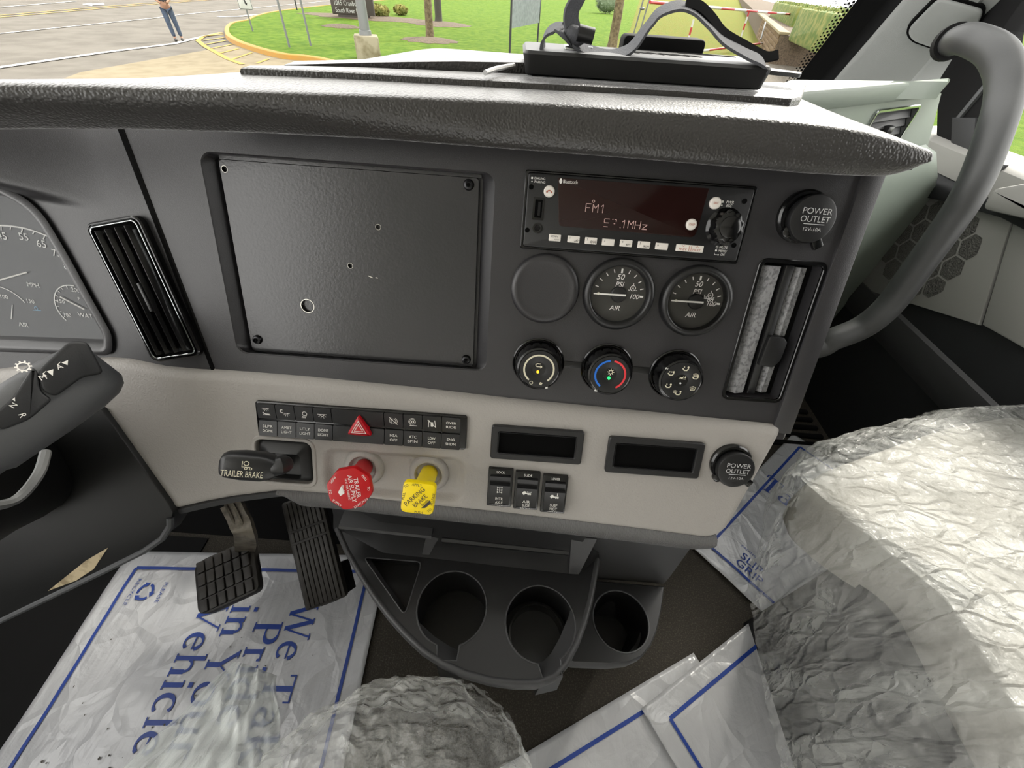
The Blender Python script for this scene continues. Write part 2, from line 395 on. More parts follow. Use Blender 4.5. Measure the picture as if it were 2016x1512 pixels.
for x in xs:
    ry, rz = interp(RT, x), interp(RTz, x); by, bz = interp(BTy, x), interp(BTz, x); yb = yback(x)
    e = max(0, (x-(XT-.03))/.03)
    if e > 0:
        k = 1-math.sqrt(max(0, 1-e*e)); bz += (rz-.006-bz)*k*.9; by += .004*k
    if x > .15: ry = min(ry, yb-.006)
    zm = (bz+rz)/2
    rings.append([Vector((x, min(by+.06, max(ry+.008, yb-.001)), bz+.004)), Vector((x, by+.012, bz)), Vector((x, by+.003, bz+.001)), Vector((x, by, bz+.005)), Vector((x, (ry+by)/2-.004, zm)), Vector((x, ry-.0015, rz-.0045)), Vector((x, ry+.0005, rz-.001)), Vector((x, ry+.004, rz)), Vector((x, max(ry+.008, ry*.6+yb*.4), rz+.0005)), Vector((x, max(ry+.009, yb-.004), rz)), Vector((x, max(ry+.010, yb), rz-.003)), Vector((x, max(ry+.010, yb), rz-.02))])
MB().loft(rings).build('brow_pad', 'leather_pad', dash, label='padded leather-grained black brow', smooth=60, sub=1)
# ---- centre panel with a pocket for the blanking plate and one for the slide
A = CH.px
recO = rr(-.2685, -.026, .0300, .2030, .010)
_PL = CH.off(-.0125); _c = [_PL.px(*q, .0035) for q in ((430, 312), (939, 353), (934, 722), (497, 690))]
PA = ((_c[0][0]+_c[3][0])/2, (_c[1][0]+_c[2][0])/2, (_c[2][1]+_c[3][1])/2, (_c[0][1]+_c[1][1])/2)
recI = rr(PA[0]-.003, PA[1]+.003, PA[2]-.003, PA[3]+.003, .005)
slO = rr(.206, .2635, .0205, .1520, .006)
xr = .2795
outer = [(-.289, -.02), (xr, -.02), (xr, .225), (-.3265, .225), (-.325, .212)]
outer = rnd(outer, [0, .0, .006, 0, 0])
pn = MB().holed(CH, outer, [recO, slO], 0)
def lofts(mb, fr, rs, cap=True): return mb.loft([[fr.P(x, y, c) for x, y in o] for o, c in rs], False, cap)
lofts(pn, CH, [(recO, 0), (inset(recO, .0012), -.0012), (recI, -.013)])
lofts(pn, CH, [(slO, 0), (inset(slO, .001), .0006), (inset(slO, .0025), -.001), (inset(slO, .003), -.014)])
# rim of the panel: right flank and the turned edge
pn.add([CH.P(xr, -.02, 0), CH.P(xr, .225, 0), CH.P(xr+.004, .225, -.004), CH.P(xr+.004, -.02, -.004), CH.P(xr+.004, .225, -.05), CH.P(xr+.004, -.02, -.05)], [(0, 1, 2, 3), (3, 2, 4, 5)])
pn.build('centre_panel', 'charcoal_plastic', dash, recalc=False)
# raised strip along the right edge of the panel
st = [CH.px(*q) for q in ((1700, 352), (1737, 352), (1552, 800), (1512, 836))]
MB().prism(CH, [(xr-.016, -.012), (xr+.0035, -.012), (xr+.0035, .224), (xr-.014, .224)], -.004, .0035, .0015).build('edge_strip', 'charcoal_plastic', dash)
# ---- instrument panel left of the seam, hood crease, recess of the cluster
cl = [(-.70, -.02), (-.2905, -.02), (-.3275, .212), (-.3285, .24), (-.70, .24)]
clu = rnd([(-.75, .012), (-.396, .026), (-.3915, .040), (-.4005, .075), (-.4085, .110), (-.420, .148), (-.448, .163), (-.75, .170)], [0, .004, .006, .03, .02, .014, .012, 0], 5)
def hood(x, y):
    # swelling that runs in from the left above the dials
    t = sstep(-.352, -.50, x); yc = .168-.018*sstep(-.50, -.34, x)
    return t*.026*sstep(yc-.003, yc+.009, y)+.0008
ip = MB()
bm_pts = []
def iph(u, v):
    x = -.70+u*.3; return x
nx, ny = 150, 100
V = []; idx = {}
for i in range(nx+1):
    for j in range(ny+1):
        y = -.02+j*.243/ny; xe = interp([(-.02, -.2912), (.212, -.3290), (.24, -.3310)], y); x = -.72+(xe+.72)*i/nx
        V.append(CH.P(x, y, hood(x, y)))
Fc = []
def inpoly(x, y, P):
    c = False; n = len(P)
    for i in range(n):
        x0, y0 = P[i-1]; x1, y1 = P[i]
        if (y0 > y) != (y1 > y) and x < (x1-x0)*(y-y0)/(y1-y0)+x0: c = not c
    return c
for i in range(nx):
    for j in range(ny):
        y = -.02+(j+.5)*.243/ny; xe = interp([(-.02, -.2912), (.212, -.3290), (.24, -.3310)], y); x = -.72+(xe+.72)*(i+.5)/nx
        if not inpoly(x, y, clu): Fc.append((i*(ny+1)+j, (i+1)*(ny+1)+j, (i+1)*(ny+1)+j+1, i*(ny+1)+j+1))
ip.add(V, Fc)
ip.build('instrument_panel', 'charcoal_plastic', dash, recalc=False, smooth=180)
rim = MB()
cluI = inset(clu, .006)
rim.loft([[CH.P(x, y, c) for x, y in o] for o, c in ((inset(clu, -.007), .0035), (inset(clu, -.003), .0052), (clu, .0048), (cluI, -.010))], False, False)
rim.build('cluster_rim', 'charcoal_plastic', dash, smooth=180)
MB().face(CH, [(-.2925, -.02), (-.286, -.02), (-.322, .222), (-.3305, .222)], -.004).build('seam_gap', 'void_black', dash)
MB().prism(CH, [(-.2926, -.02), (-.2902, -.02), (-.3277, .222), (-.3312, .222)], -.003, .0012).build('seam_seal', 'void_black', dash)
# ---- grey lower panel: rolled edges and two shallow pockets
TOPQ = [(-140, 745), (0, 724), (100, 711), (205, 700), (246, 703), (317, 719), (370, 724), (500, 733), (597, 741), (804, 762), (1000, 785), (1250, 810), (1551, 840)]
BOTQ = [(-140, 985), (100, 1000), (331, 1000), (349, 1003), (400, 991), (460, 980), (500, 975), (549, 969), (647, 976), (787, 992), (980, 1012), (1237, 1042), (1425, 1066)]
TP = [GR.px(*q) for q in TOPQ]; BP = [GR.px(*q) for q in BOTQ]
xl = -.62
def gtop(x): return interp(TP, x)
def gbot(x): return interp(BP, x)
xrT, xrB = TP[-1][0], BP[-1][0]
LV = (-.258, -.200, -.105, -.057)      # pocket of the trailer brake lever
AV = (-.187, -.044, -.113, -.064)      # shallow dish of the two air valves
def gpan(s, t):
    xR = xrT+(xrB-xrT)*t; x = xl+(xR-xl)*s
    yt, yb = gtop(min(x, xrT-.0001)), gbot(min(x, xrB))
    y = yt+(yb-yt)*t
    dT = yt-y; dB = y-yb; dR = xR-x; c = 0
    R1 = .013
    if dT < R1: c -= R1-math.sqrt(max(0, R1*R1-(R1-dT)**2))
    if dB < .006: k = .006; c -= k-math.sqrt(max(0, k*k-(k-dB)**2))
    if dR < .010: k = .010; c -= k-math.sqrt(max(0, k*k-(k-dR)**2))
    # corner: bring the lower right corner in
    if dB < .035 and dR < .035: 
        e = max(0, math.hypot(.035-dB, .035-dR)-.035)
        x -= e*.6; y += e*.6
    d = sdrr(x, y, *AV, .012); c -= .0075*sstep(.0035, -.006, d)
    d = sdrr(x, y, *LV, .008); c -= .014*sstep(.0012, -.0012, d)
    return GR.P(x, y, c)
MB().grid(gpan, 330, 96).build('lower_panel', 'grey_plastic', dash, label='warm grey grained lower panel', smooth=60)
# ---- dark woven trim under the grey panel
tr = MB(); R = []
for i in range(61):
    s = i/60; x = BP[7][0]-.003+(xrB-.004-BP[7][0])*s; y = gbot(x)
    w = .004+.0125*sstep(0, .06, s)
    if s > .93: w *= 1-.35*((s-.93)/.07)**2
    R.append([GR.P(x, y+.004, -.004), GR.P(x, y+.0005, .0005), GR.P(x, y-w*.5, .0015), GR.P(x, y-w, -.002), GR.P(x, y-w-.004, -.012), GR.P(x, y-w+.002, -.05), GR.P(x, y+.004, -.05)])
tr.loft(R).build('lower_trim', 'grey_weave', dash, smooth=50)
# arch of dark trim over the pedals
R = []
for q in ((331, 1000), (349, 1005), (400, 993), (460, 981), (500, 976), (549, 970), (600, 973)):
    a, b = GR.px(*q); R.append([GR.P(a, b+.003, -.006), GR.P(a, b, -.001), GR.P(a, b-.007, -.004), GR.P(a, b-.009, -.03), GR.P(a, b+.003, -.03)])
MB().loft(R).build('pedal_arch', 'dark_trim', dash, smooth=50)
# body behind, so that no daylight comes through below the panels
MB().box(FLAT, -.95, .27, .385, .60, .46, .665).build('dash_body', 'black_matt', dash)
# ---- raised tray on top of the dash, defroster slot behind it
q0, q1, q2 = hz(470, 133, .79), hz(1000, 160, .79), hz(1577, 193, .79)
trayL = [(470, 134), (700, 144), (1000, 161), (1300, 177), (1560, 194), (1580, 190)]
TQ = [hz(x, y, .794) for x, y in trayL]
tm = MB()
BQ = [hz(x, y, .7945) for x, y in ((1590, 163), (1300, 155), (1040, 145), (850, 137), (700, 131), (560, 128), (490, 128))]
out = [(p.x, p.y) for p in TQ]+[(p.x, p.y) for p in BQ]
tm.prism(FLAT, out, .78, .7945, .0025)
tm.build('top_tray', 'leather_pad', dash, label='raised tray lip on top of the dash')
R = []
for x, yb_, yt_ in ((560, 128.4, 127.5), (640, 129.6, 125.5), (700, 131.4, 123.8), (800, 135.4, 121.8), (900, 139.2, 121), (1040, 145.4, 123), (1300, 155.4, 136)):
    lo = hz(x, yb_, .794); p = hy(x, yt_, lo.y)
    R.append([lo-Vector((0, 0, .01)), lo, p, p+Vector((0, .02, 0)), lo+Vector((0, .02, -.01))])
MB().loft(R).build('defroster_lip', 'leather_pad', dash, smooth=50)
pa, pb = hz(945, 140, .797), hz(1020, 127, .797)
cpts = [hz(x, y, .799) for x, y in ((955, 143), (975, 136), (1000, 131), (1012, 129))]
MB().tube(crom(cpts, 4), .0018, 8).build('wire_clip', 'icon_grey', dash)
# ================================================================ things fitted in the dashboard
# ---- blanking plate over the screen opening
PL = CH.off(-.0125)
bp = thing('blanking_plate', 'black painted metal blanking plate with drilled holes and scuffs in the screen recess', 'plate', PL.P(-.146, .04, 0))
pa = PA
pm = MB()
hp = lambda x, y: PL.px(x, y, .003)
H1, H2, H3, H4 = hp(745, 447), hp(690, 523), hp(606, 602), hp(443, 333)
holes = [circ(*H1, .0022, 16), circ(*H2, .0022, 16), circ(*H3, .0060, 24), circ(*H4, .0024, 16)]
po = rr(*pa, .003)
pm.holed(PL, po, holes, .0035)
for h in holes: pm.loft([[PL.P(x, y, c) for x, y in h] for c in (.0035, .0005)], False, True)
pm.loft([[PL.P(x, y, c) for x, y in o] for o, c in ((po, .0035), (inset(po, -.0006), .003), (inset(po, -.0006), 0))], False, False)
pm.build('plate', 'plate_black', bp, recalc=False)
MB().box(PL, pa[0]+.001, pa[1]+.0022, pa[3]+.0005, pa[3]+.0045, 0, .0036).build('top_flange', 'plate_black', bp)
for h, r in ((H1, .0022), (H2, .0022), (H3, .0060), (H4, .0024)):
    MB().frame(PL, circ(*h, r*1.06+.00015, 24), circ(*h, r, 24), .003, .0038).build('hole_edge', 'bare_metal', bp, label='bright bare metal edge of a drilled hole')
for q in ((923, 364), (508, 668), (918, 707)):
    a, b = hp(*q)
    sc = MB().lathe(PL, a, b, [(.0046, .003), (.0046, .0042), (.0036, .0062), (.0022, .0066), (.002, .0050)], 20).build('screw', 'screw_metal', bp)
    MB().prism(PL, circ(a, b, .0016, 6), .0049, .0052).build('socket', 'void_black', sc)
for q, l, ro in (((730, 545), .004, -20), ((742, 547), .002, -15)):
    a, b = hp(*q); f = PL.at(a, b, .0036, ro); MB().face(f, [(-l/2, -.0003), (l/2, -.0002), (l/2, .0003), (-l/2, .0004)], 0).build('chip', 'bare_metal', bp)
# ---- car radio
RF = CH
r0, r1, s0, s1 = -.0015, .1865, .1265-.0035, .1830
def ap(x, y, c=.006): return CH.px(x, y, c)
T_, B_ = ap(1040, 340), ap(1460, 512)
r0, r1 = ap(1030, 480)[0], ap(1487, 374)[0]; s1, s0 = ap(1260, 355)[1], ap(1240, 500)[1]
ra = thing('car_radio', 'black single-slot car radio with a dark red display and a row of white buttons', 'radio', CH.P((r0+r1)/2, s0, 0))
rb = MB(); rb.rbox(CH, r0, r1, s0, s1, -.004, .006, .002, .001).build('body', 'black_plastic', ra)
MB().frame(CH, rr(r0-.0025, r1+.0025, s0-.002, s1+.002, .002), rr(r0+.0004, r1-.0004, s0+.0004, s1-.0004, .002), -.002, .0045, .0008).build('trim_ring', 'black_gloss', ra)
rw, rh = r1-r0, s1-s0
def rp(x, y): return ap(x, y)
d = [rp(1098, 350), rp(1396, 371), rp(1368, 468), rp(1100, 445)]
d = rnd([d[3], d[2], d[1], d[0]], [.003, .005, .001, .001])
disp = MB().prism(CH, d, .0055, .0066, .0002).build('display', 'display_glass', ra, label='dark red display window')
lt = MB()
def seg7(mb, s, a, b, h, w, gap, c, t):
    """letters from thin strokes"""
    G = {'F': [((0, 0), (0, 1)), ((0, 1), (1, 1)), ((0, .52), (.8, .52))], 'M': [((0, 0), (0, 1)), ((0, 1), (.5, .5)), ((.5, .5), (1, 1)), ((1, 1), (1, 0))],
         '1': [((.6, 0), (.6, 1)), ((.2, .75), (.6, 1))], '0': [((0, 0), (0, 1)), ((0, 1), (1, 1)), ((1, 1), (1, 0)), ((1, 0), (0, 0))], '5': [((1, 1), (0, 1)), ((0, 1), (0, .55)), ((0, .55), (1, .55)), ((1, .4), (1, 0)), ((1, 0), (0, 0))], '9': [((1, 1), (0, 1)), ((0, 1), (0, .55)), ((0, .5), (.9, .5)), ((.8, 0), (0, 0))],
         '7': [((.1, 1), (.35, 1)), ((.55, 1), (.95, 1)), ((.95, 1), (.95, .7)), ((.5, .45), (.8, .45))], '.': [((.4, 0), (.6, 0))], 'H': [((0, 0), (0, 1)), ((1, 0), (1, 1)), ((0, .5), (1, .5))], 'z': [((0, .6), (1, .6)), ((1, .6), (0, 0)), ((0, 0), (1, 0))]}
    for ch in s:
        for p, q in G[ch]: mb.strip(CH, [(a+p[0]*w, b+p[1]*h), (a+q[0]*w, b+q[1]*h)], t, c)
        a += w+gap if ch != '.' else gap*1.6
a, b = rp(1152, 417); seg7(lt, 'FM1', a, b, .0062, .0042, .0016, .0068, .0005)
a, b = rp(1188, 446); seg7(lt, '97.1MHz', a, b, .0060, .0042, .0016, .0068, .0005)
a, b = rp(1168, 399); lt.arc(CH, a, b+.001, .0007, .0011, 0, 360, .0068, 14)
lt.build('display_digits', 'display_text', ra)
c = .0062
wp = MB(); a, b = rp(1058, 351); wp.text(CH, 'DIALING', a+.002, b, .0016, c, al=0, width=.0085); wp.box(CH, a-.005, a-.0036, b-.0007, b+.0007, .006, c); wp.build('printing', 'white_print', ra)
wp = MB(); a, b = rp(1058, 358); wp.text(CH, 'PAIRING', a+.002, b, .0016, c, width=.0085); wp.disc(CH, a-.0044, b, .0005, c, 10); wp.build('printing', 'white_print', ra)
wp = MB(); a, b = rp(1123, 358); wp.text(CH, 'Bluetooth', a, b, .0026, .0068, width=.0115); wp.prism(CH, [(a-.0078+.0012*math.cos(t), b+.0019*math.sin(t)) for t in [i*.4488 for i in range(14)]], .0066, .0068); wp.build('printing', 'white_print', ra)
wp = MB(); a, b = rp(1434, 398); wp.text(CH, 'PWR', a+.0015, b, .0020, c, shear=.15); wp.box(CH, a-.0055, a-.004, b-.0008, b+.0008, .006, c); wp.build('printing', 'white_print', ra)
wp = MB(); a, b = rp(1433, 405); wp.text(CH, 'ESC', a+.0010, b, .0020, c, shear=.25); wp.disc(CH, a-.005, b, .0006, c, 10); wp.build('printing', 'white_print', ra)
wp = MB(); a, b = rp(1422, 487); wp.text(CH, 'MUTE', a+.001, b, .0018, c, shear=.2, width=.0068); wp.arc(CH, a-.0045, b, .0006, .001, 0, 360, c, 14); wp.build('printing', 'white_print', ra)
wp = MB(); a, b = rp(1420, 494); wp.text(CH, 'MENU', a+.001, b, .0018, c, shear=.2, width=.0068); wp.box(CH, a-.0052, a-.0038, b-.0007, b+.0007, .006, c); wp.build('printing', 'white_print', ra)
wp = MB(); a, b = rp(1418, 501); wp.text(CH, 'OK', a+.002, b, .0018, c, shear=.2); wp.strip(CH, [(a-.005, b+.001), (a-.005, b-.0004), (a-.0018, b-.0004)], .0004, c); wp.disc(CH, a-.0018, b-.0004, .0006, c, 8); wp.build('printing', 'white_print', ra)
for nm, q, r in (('call_button', (1081, 377), .0044), ('source_button', (1407, 400), .0046), ('display_button', (1360, 442), .0044)):
    a, b = rp(*q); bt = MB().lathe(CH, a, b, [(r, .005), (r, .0078), (r*.8, .0086), (.0005, .0088)], 24).build(nm, 'button_white', ra, label='round white button')
    m = MB()
    if nm == 'call_button':
        m.arc(CH, a, b-.0012, .0014, .0022, 20, 160, .009, 12); m.disc(CH, a-.0018, b-.0006, .0007, .009, 8); m.disc(CH, a+.0018, b-.0006, .0007, .009, 8)
    else: m.text(CH, {'source_button': 'SRC', 'display_button': 'DISP'}[nm], a, b, .0016, .0091)
    m.build('symbol', 'print_red', bt)
xsb = [((1092, 468), .0100, 'SCAN', 'AS/CN'), ((1129, 471), .0100, '1', ''), ((1163, 474), .0100, '2', ''), ((1197, 477), .0102, '3', ''), ((1232, 479), .0102, '4', 'RPT'), ((1267, 482), .0102, '5', 'RDM'), ((1302, 485), .0104, '6', ''), ((1357, 489), .0228, '', '')]
for i, (q, w, t1, t2) in enumerate(xsb):
    a, b = rp(*q); k = MB().rbox(CH, a-w/2, a+w/2, b-.0027, b+.0027, .005, .0074, .0005, .0003).build('preset_button', 'button_white', ra, label='white rectangular button')
    m = MB(); z = .0076
    if t1 == 'SCAN': m.text(CH, 'SCAN', a-.0005, b+.0011, .0015, z, width=.0062); m.text(CH, t2, a+.0018, b-.0014, .001, z)
    elif t1: m.text(CH, t1, a-w/2+.0018, b+.0010, .0016, z)
    if t2 and t1 != 'SCAN': m.text(CH, t2, a+.002, b-.0011, .0015, z)
    if t1 == '1': m.arc(CH, a+.0030, b-.0008, .0006, .0009, 0, 360, z, 12); m.strip(CH, [(a+.0023, b-.0012), (a+.0005, b-.0016)], .0004, z)
    if t1 == '2': m.arc(CH, a+.0005, b-.0008, .0006, .0010, 0, 360, z, 10); m.face(CH, [(a+.0022, b-.0018), (a+.0036, b-.0008), (a+.0022, b+.0002)], z); m.box(CH, a+.0038, a+.0042, b-.0018, b+.0002, .007, z)
    if i == 7:
        m.text(CH, 'PREV', a-.0058, b-.0009, .0017, z, width=.0068); m.text(CH, 'NEXT', a+.0058, b-.0009, .0017, z, width=.0068)
        m.strip(CH, [(a-.0070, b+.0022), (a-.0058, b+.0010), (a-.0046, b+.0022)], .0003, z); m.strip(CH, [(a+.0046, b+.0010), (a+.0058, b+.0022), (a+.0070, b+.0010)], .0003, z)
        m.box(CH, a-.0009, a-.0006, b-.0020, b+.0020, .007, z); m.box(CH, a+.0009, a+.0012, b-.0020, b+.0020, .007, z)
    m.build('symbol', 'print_red' if i == 7 else 'print_dark', k)
a, b = rp(1060, 411)
us = MB().frame(CH, rr(a-.0046, a+.0046, b-.0086, b+.0086, .0005), rr(a-.0030, a+.0030, b-.0068, b+.0068, .0003), .005, .0066).build('usb_port', 'black_gloss', ra)
MB().box(CH, a-.0030, a+.0030, b-.0068, b+.0068, .004, .0062).build('port_floor', 'void_black', us); MB().box(CH, a-.0004, a+.0016, b-.0052, b+.0052, .005, .0066).build('port_tongue', 'screw_metal', us)
a, b = rp(1058, 449)
MB().lathe(CH, a, b, [(.0042, .005), (.0042, .0068), (.0032, .0070), (.0024, .0068), (.0022, .0060), (.0001, .0060)], 24, cap1=False).build('audio_jack', 'black_gloss', ra)
for q in ((1046, 368), (1038, 453), (1466, 396), (1445, 483)):
    a, b = rp(*q); MB().lathe(CH, a, b, [(.0020, .0055), (.0020, .0063), (.0014, .0063), (.0013, .0061)], 14).build('key_hole', 'void_black', ra)
a, b = rp(1426, 447)
prof = []; n = 64; R = []
for rad, cz, wv in ((.0150, .004, 0), (.0150, .0060, .0), (.0135, .0075, .0012), (.0130, .0120, .0016), (.0118, .0150, .0014), (.0088, .0160, 0)):
    R.append([CH.P(a+(rad-wv*(.5+.5*math.cos(10*t)))*math.cos(t), b+(rad-wv*(.5+.5*math.cos(10*t)))*math.sin(t), cz) for t in [2*math.pi*i/n for i in range(n)]])
kn = MB().loft(R).build('volume_knob', 'black_gloss', ra)
MB().lathe(CH, a+.0, b, [(.0085, .0155), (.0082, .0172), (.006, .0182), (.0005, .0188)], 28).build('knob_cap', 'black_gloss', kn)
# ---- round blank cover and the two air gauges
a, b = CH.px(1073, 570, .004)
MB().lathe(CH, a, b, [(.0305, -.001), (.0305, .0035), (.0290, .0055), (.0262, .0068), (.0240, .0062), (.02, .0058), (.001, .0055)], 48).build('gauge_blank', 'charcoal_plastic', label='round charcoal blank cover left of the two air gauges', cat='cover', smooth=60)
def gauge(q, label, trailer):
    a, b = CH.px(*q, .004)
    g = thing('air_gauge', label, 'gauge', CH.P(a, b-.03, 0), 'air pressure gauges on the centre panel')
    MB().lathe(CH, a, b, [(.0315, -.001), (.0315, .005), (.0300, .0078), (.0272, .0088), (.0262, .0086), (.0244, .0040), (.0242, .0025)], 56, cap1=False).build('bezel', 'black_plastic', g, smooth=60)
    fc = MB().disc(CH, a, b, .0250, .0024, 48).build('dial_face', 'gauge_face', g)
    MB().lathe(CH, a, b, [(.0070, .0022), (.0070, .0040), (.0060, .0050), (.0008, .0054)], 28).build('hub', 'black_plastic', g)
    m = MB(); z = .0027
    for k in range(11):
        ang = math.radians(182-k*(184/10)); L = .0030 if k not in (5,) else .0038; w = .0008 if k not in (5, 10) else .0016
        if k == 0: continue
        c_, s_ = math.cos(ang), math.sin(ang); m.strip(CH, [(a+.0222*c_, b+.0222*s_), (a+(.0222-L)*c_, b+(.0222-L)*s_)], w, z)
    m.text(CH, '50', a, b+.0152, .0046, z, shear=.2); m.text(CH, 'PSI', a, b+.0088, .0042, z, shear=.2); m.text(CH, 'AIR', a-.001, b-.0122, .0042, z, shear=.2); m.text(CH, '100', a+.0150, b-.0010, .0042, z, shear=.2, width=.0075)
    x, y = a+.0120, b+.0062
    m.arc(CH, x, y, .0020, .0025, 0, 360, z, 20); m.text(CH, 'A', x, y, .0022, z); m.strip(CH, [(x-.0040, y-.0018), (x-.0026, y-.0018)], .0005, z); m.strip(CH, [(x+.0026, y-.0018), (x+.0040, y-.0018)], .0005, z); m.strip(CH, [(x, y+.0025), (x, y+.0042)], .0005, z)
    if trailer:
        m.strip(CH, [(x-.0050, y+.0004), (x-.0050, y-.0030), (x+.0040, y-.0030)], .0006, z)
        for k in (-.0006, .0022): m.arc(CH, x+k, y-.0044, .0008, .0013, 0, 360, z, 14)
    m.build('scale_marks', 'white_print', g)
    nd = MB(); nd.prism(CH, [(a-.0225, b-.0008), (a+.0060, b-.0008), (a+.0060, b+.0008), (a-.0225, b+.0003)], .0056, .0062); nd.build('needle', 'white_print', g)
    MB().arc(CH, a-.0185, b, .0009, .0013, 0, 360, .0064, 14).build('needle_ring', 'cream_print', g)
    MB().disc(CH, a, b, .0258, .0074, 48).build('lens', 'gauge_lens', g)
gauge((1218, 580), 'round black air pressure gauge between the blank cover and the other gauge', False)
gauge((1370, 594), 'round black trailer air pressure gauge beside the tall slide, rightmost of the gauges', True)
# ---- three heater knobs on their joining groove
def knob(q, name, label, kind):
    a, b = CH.px(q[0], q[1], .018)
    k = thing(name, label, 'knob', CH.P(a, b-.02, 0), 'heater knobs in the bottom row of the centre panel')
    MB().lathe(CH, a, b, [(.0248, -.001), (.0248, .0012), (.0238, .0020), (.0228, .0010)], 48, cap1=False).build('collar', 'black_gloss', k)
    n = 96; R = []
    for rad, cz, wv in ((.0222, .000, .0), (.0222, .003, .0008), (.0216, .0135, .0008), (.0212, .0148, 0), (.0202, .0176, 0), (.0186, .0182, 0), (.0178, .0176, 0)):
        R.append([CH.P(a+(rad-wv*(1 if math.cos(16*t) > .82 else 0))*math.cos(t), b+(rad-wv*(1 if math.cos(16*t) > .82 else 0))*math.sin(t), cz) for t in [2*math.pi*i/n for i in range(n)]])
    MB().loft(R).build('grip', 'black_gloss', k, smooth=30)
    MB().lathe(CH, a, b, [(.0180, .0174), (.0178, .0180), (.0076, .0184), (.0062, .0176), (.0005, .0168)], 48).build('cap', 'black_plastic', k, smooth=60)
    z = .0188
    return k, a, b, z
k, a, b, z = knob((1061, 727), 'fan_knob', 'black fan speed knob with a white arc, leftmost heater knob', 0)
m = MB(); m.arc(CH, a, b, .0128, .0144, -50, 232, z, 60); m.arc(CH, a-.0060, b-.0135, .0012, .0017, 0, 360, z, 20)
for t in range(4): m.disc(CH, a+.0030+.0009*math.cos(t*math.pi/2+.4), b-.0138+.0009*math.sin(t*math.pi/2+.4), .0007, z, 8)
m.strip(CH, [(a+.0014, b+.0026), (a-.0020, b+.0026)], .0009, .0184); m.arc(CH, a-.0018, b+.0040, .0010, .0018, 90, 270, .0184, 10); m.strip(CH, [(a-.0018, b+.0054), (a+.0014, b+.0054)], .0008, .0184); m.face(CH, [(a+.0012, b+.0042), (a+.0030, b+.0026), (a+.0012, b+.0010)], .0184)
m.build('symbol', 'cream_print', k)
MB().lathe(CH, a-.0008, b-.0026, [(.0013, .016), (.0013, .0185)], 14).build('indicator_light', 'amber_led', k)
MB().rbox(CH, a+.0075, a+.0098, b-.0185, b-.0165, .016, .0180, .0002, .0001).build('pointer', 'white_print', k)
k, a, b, z = knob((1201, 738), 'temperature_knob', 'black temperature knob with a blue and red arc, middle heater knob', 1)
MB().arc(CH, a, b, .0128, .0146, 97, 236, z, 40).build('cold_arc', 'blue_paint', k, label='blue arc'); MB().arc(CH, a, b, .0128, .0146, -60, 83, z, 40).build('hot_arc', 'red_paint', k, label='red arc')
m = MB()
for t in range(8):
    an = t*math.pi/4; m.strip(CH, [(a+.0014*math.cos(an), b+.0030+.0014*math.sin(an)), (a+.0032*math.cos(an), b+.0030+.0032*math.sin(an))], .0007, z)
m.arc(CH, a, b+.0030, .0013, .0019, 0, 360, z, 16); m.build('symbol', 'cream_print', k)
MB().lathe(CH, a-.0006, b-.0032, [(.0014, .016), (.0014, .0188)], 14).build('indicator_light', 'green_led', k)
MB().rbox(CH, a-.0118, a-.0092, b-.0175, b-.0155, .016, .0180, .0002, .0001).build('pointer', 'white_print', k)
k, a, b, z = knob((1341, 750), 'airflow_knob', 'black airflow direction knob with white seated figure symbols, rightmost heater knob', 2)
m = MB()
def seated(m, x, y, s, shield=False, arrows=1):
    m.disc(CH, x+.0016*s, y+.0018*s, .0007*s, z, 8); m.strip(CH, [(x-.0022*s, y+.0008*s), (x-.0008*s, y-.0006*s), (x+.0010*s, y-.0006*s), (x+.0020*s, y+.0010*s)], .0008*s, z)
    for i in range(arrows): m.disc(CH, x-.0012*s+i*.0014*s, y+.0018*s, .0005*s, z, 6)
def shield(m, x, y, s):
    m.strip(CH, [(x-.0018*s, y+.0008*s), (x, y+.0014*s), (x+.0018*s, y+.0008*s), (x+.0011*s, y-.0012*s), (x-.0011*s, y-.0012*s)], .0004*s, z, closed=True)
    for d_ in (-.0007, 0, .0007): m.strip(CH, [(x+d_*s, y-.0008*s), (x+d_*s, y+.0007*s)], .0003*s, z)
seated(m, a+.0012, b+.0115, 1.3); seated(m, a-.0110, b+.0060, 1.3, arrows=2); seated(m, a-.0110, b-.0062, 1.3); seated(m, a-.0006, b-.0128, 1.3, arrows=0); shield(m, a-.0036, b-.0108, 1.0)
shield(m, a+.0118, b-.0064, 1.5); seated(m, a+.0118, b+.0040, 1.3, arrows=0); shield(m, a+.0114, b+.0068, 1.2)
m.strip(CH, [(a-.0030, b+.0022), (a+.0034, b+.0022)], .0006, .0186); m.strip(CH, [(a-.0024, b+.0038), (a, b+.0030), (a+.0012, b+.0044)], .0009, .0186); m.disc(CH, a+.0028, b+.0040, .0008, .0186, 8)
m.build('symbol', 'cream_print', k)
MB().lathe(CH, a-.0002, b-.0024, [(.0009, .016), (.0009, .0182)], 12).build('indicator_light', 'icon_grey', k)
MB().rbox(CH, a-.0165, a-.0142, b+.0100, b+.0118, .016, .0180, .0002, .0001).build('pointer', 'white_print', k)
for q0, q1 in (((1108, 716), (1148, 720)), ((1246, 727), (1286, 731))):
    (a0, b0), (a1, b1) = CH.px(*q0), CH.px(*q1)
    MB().rbox(CH, a0, a1, (b0+b1)/2-.0032, (b0+b1)/2+.0032, -.001, .0006, .0004, .0003).build('knob_groove', 'black_plastic', dash)
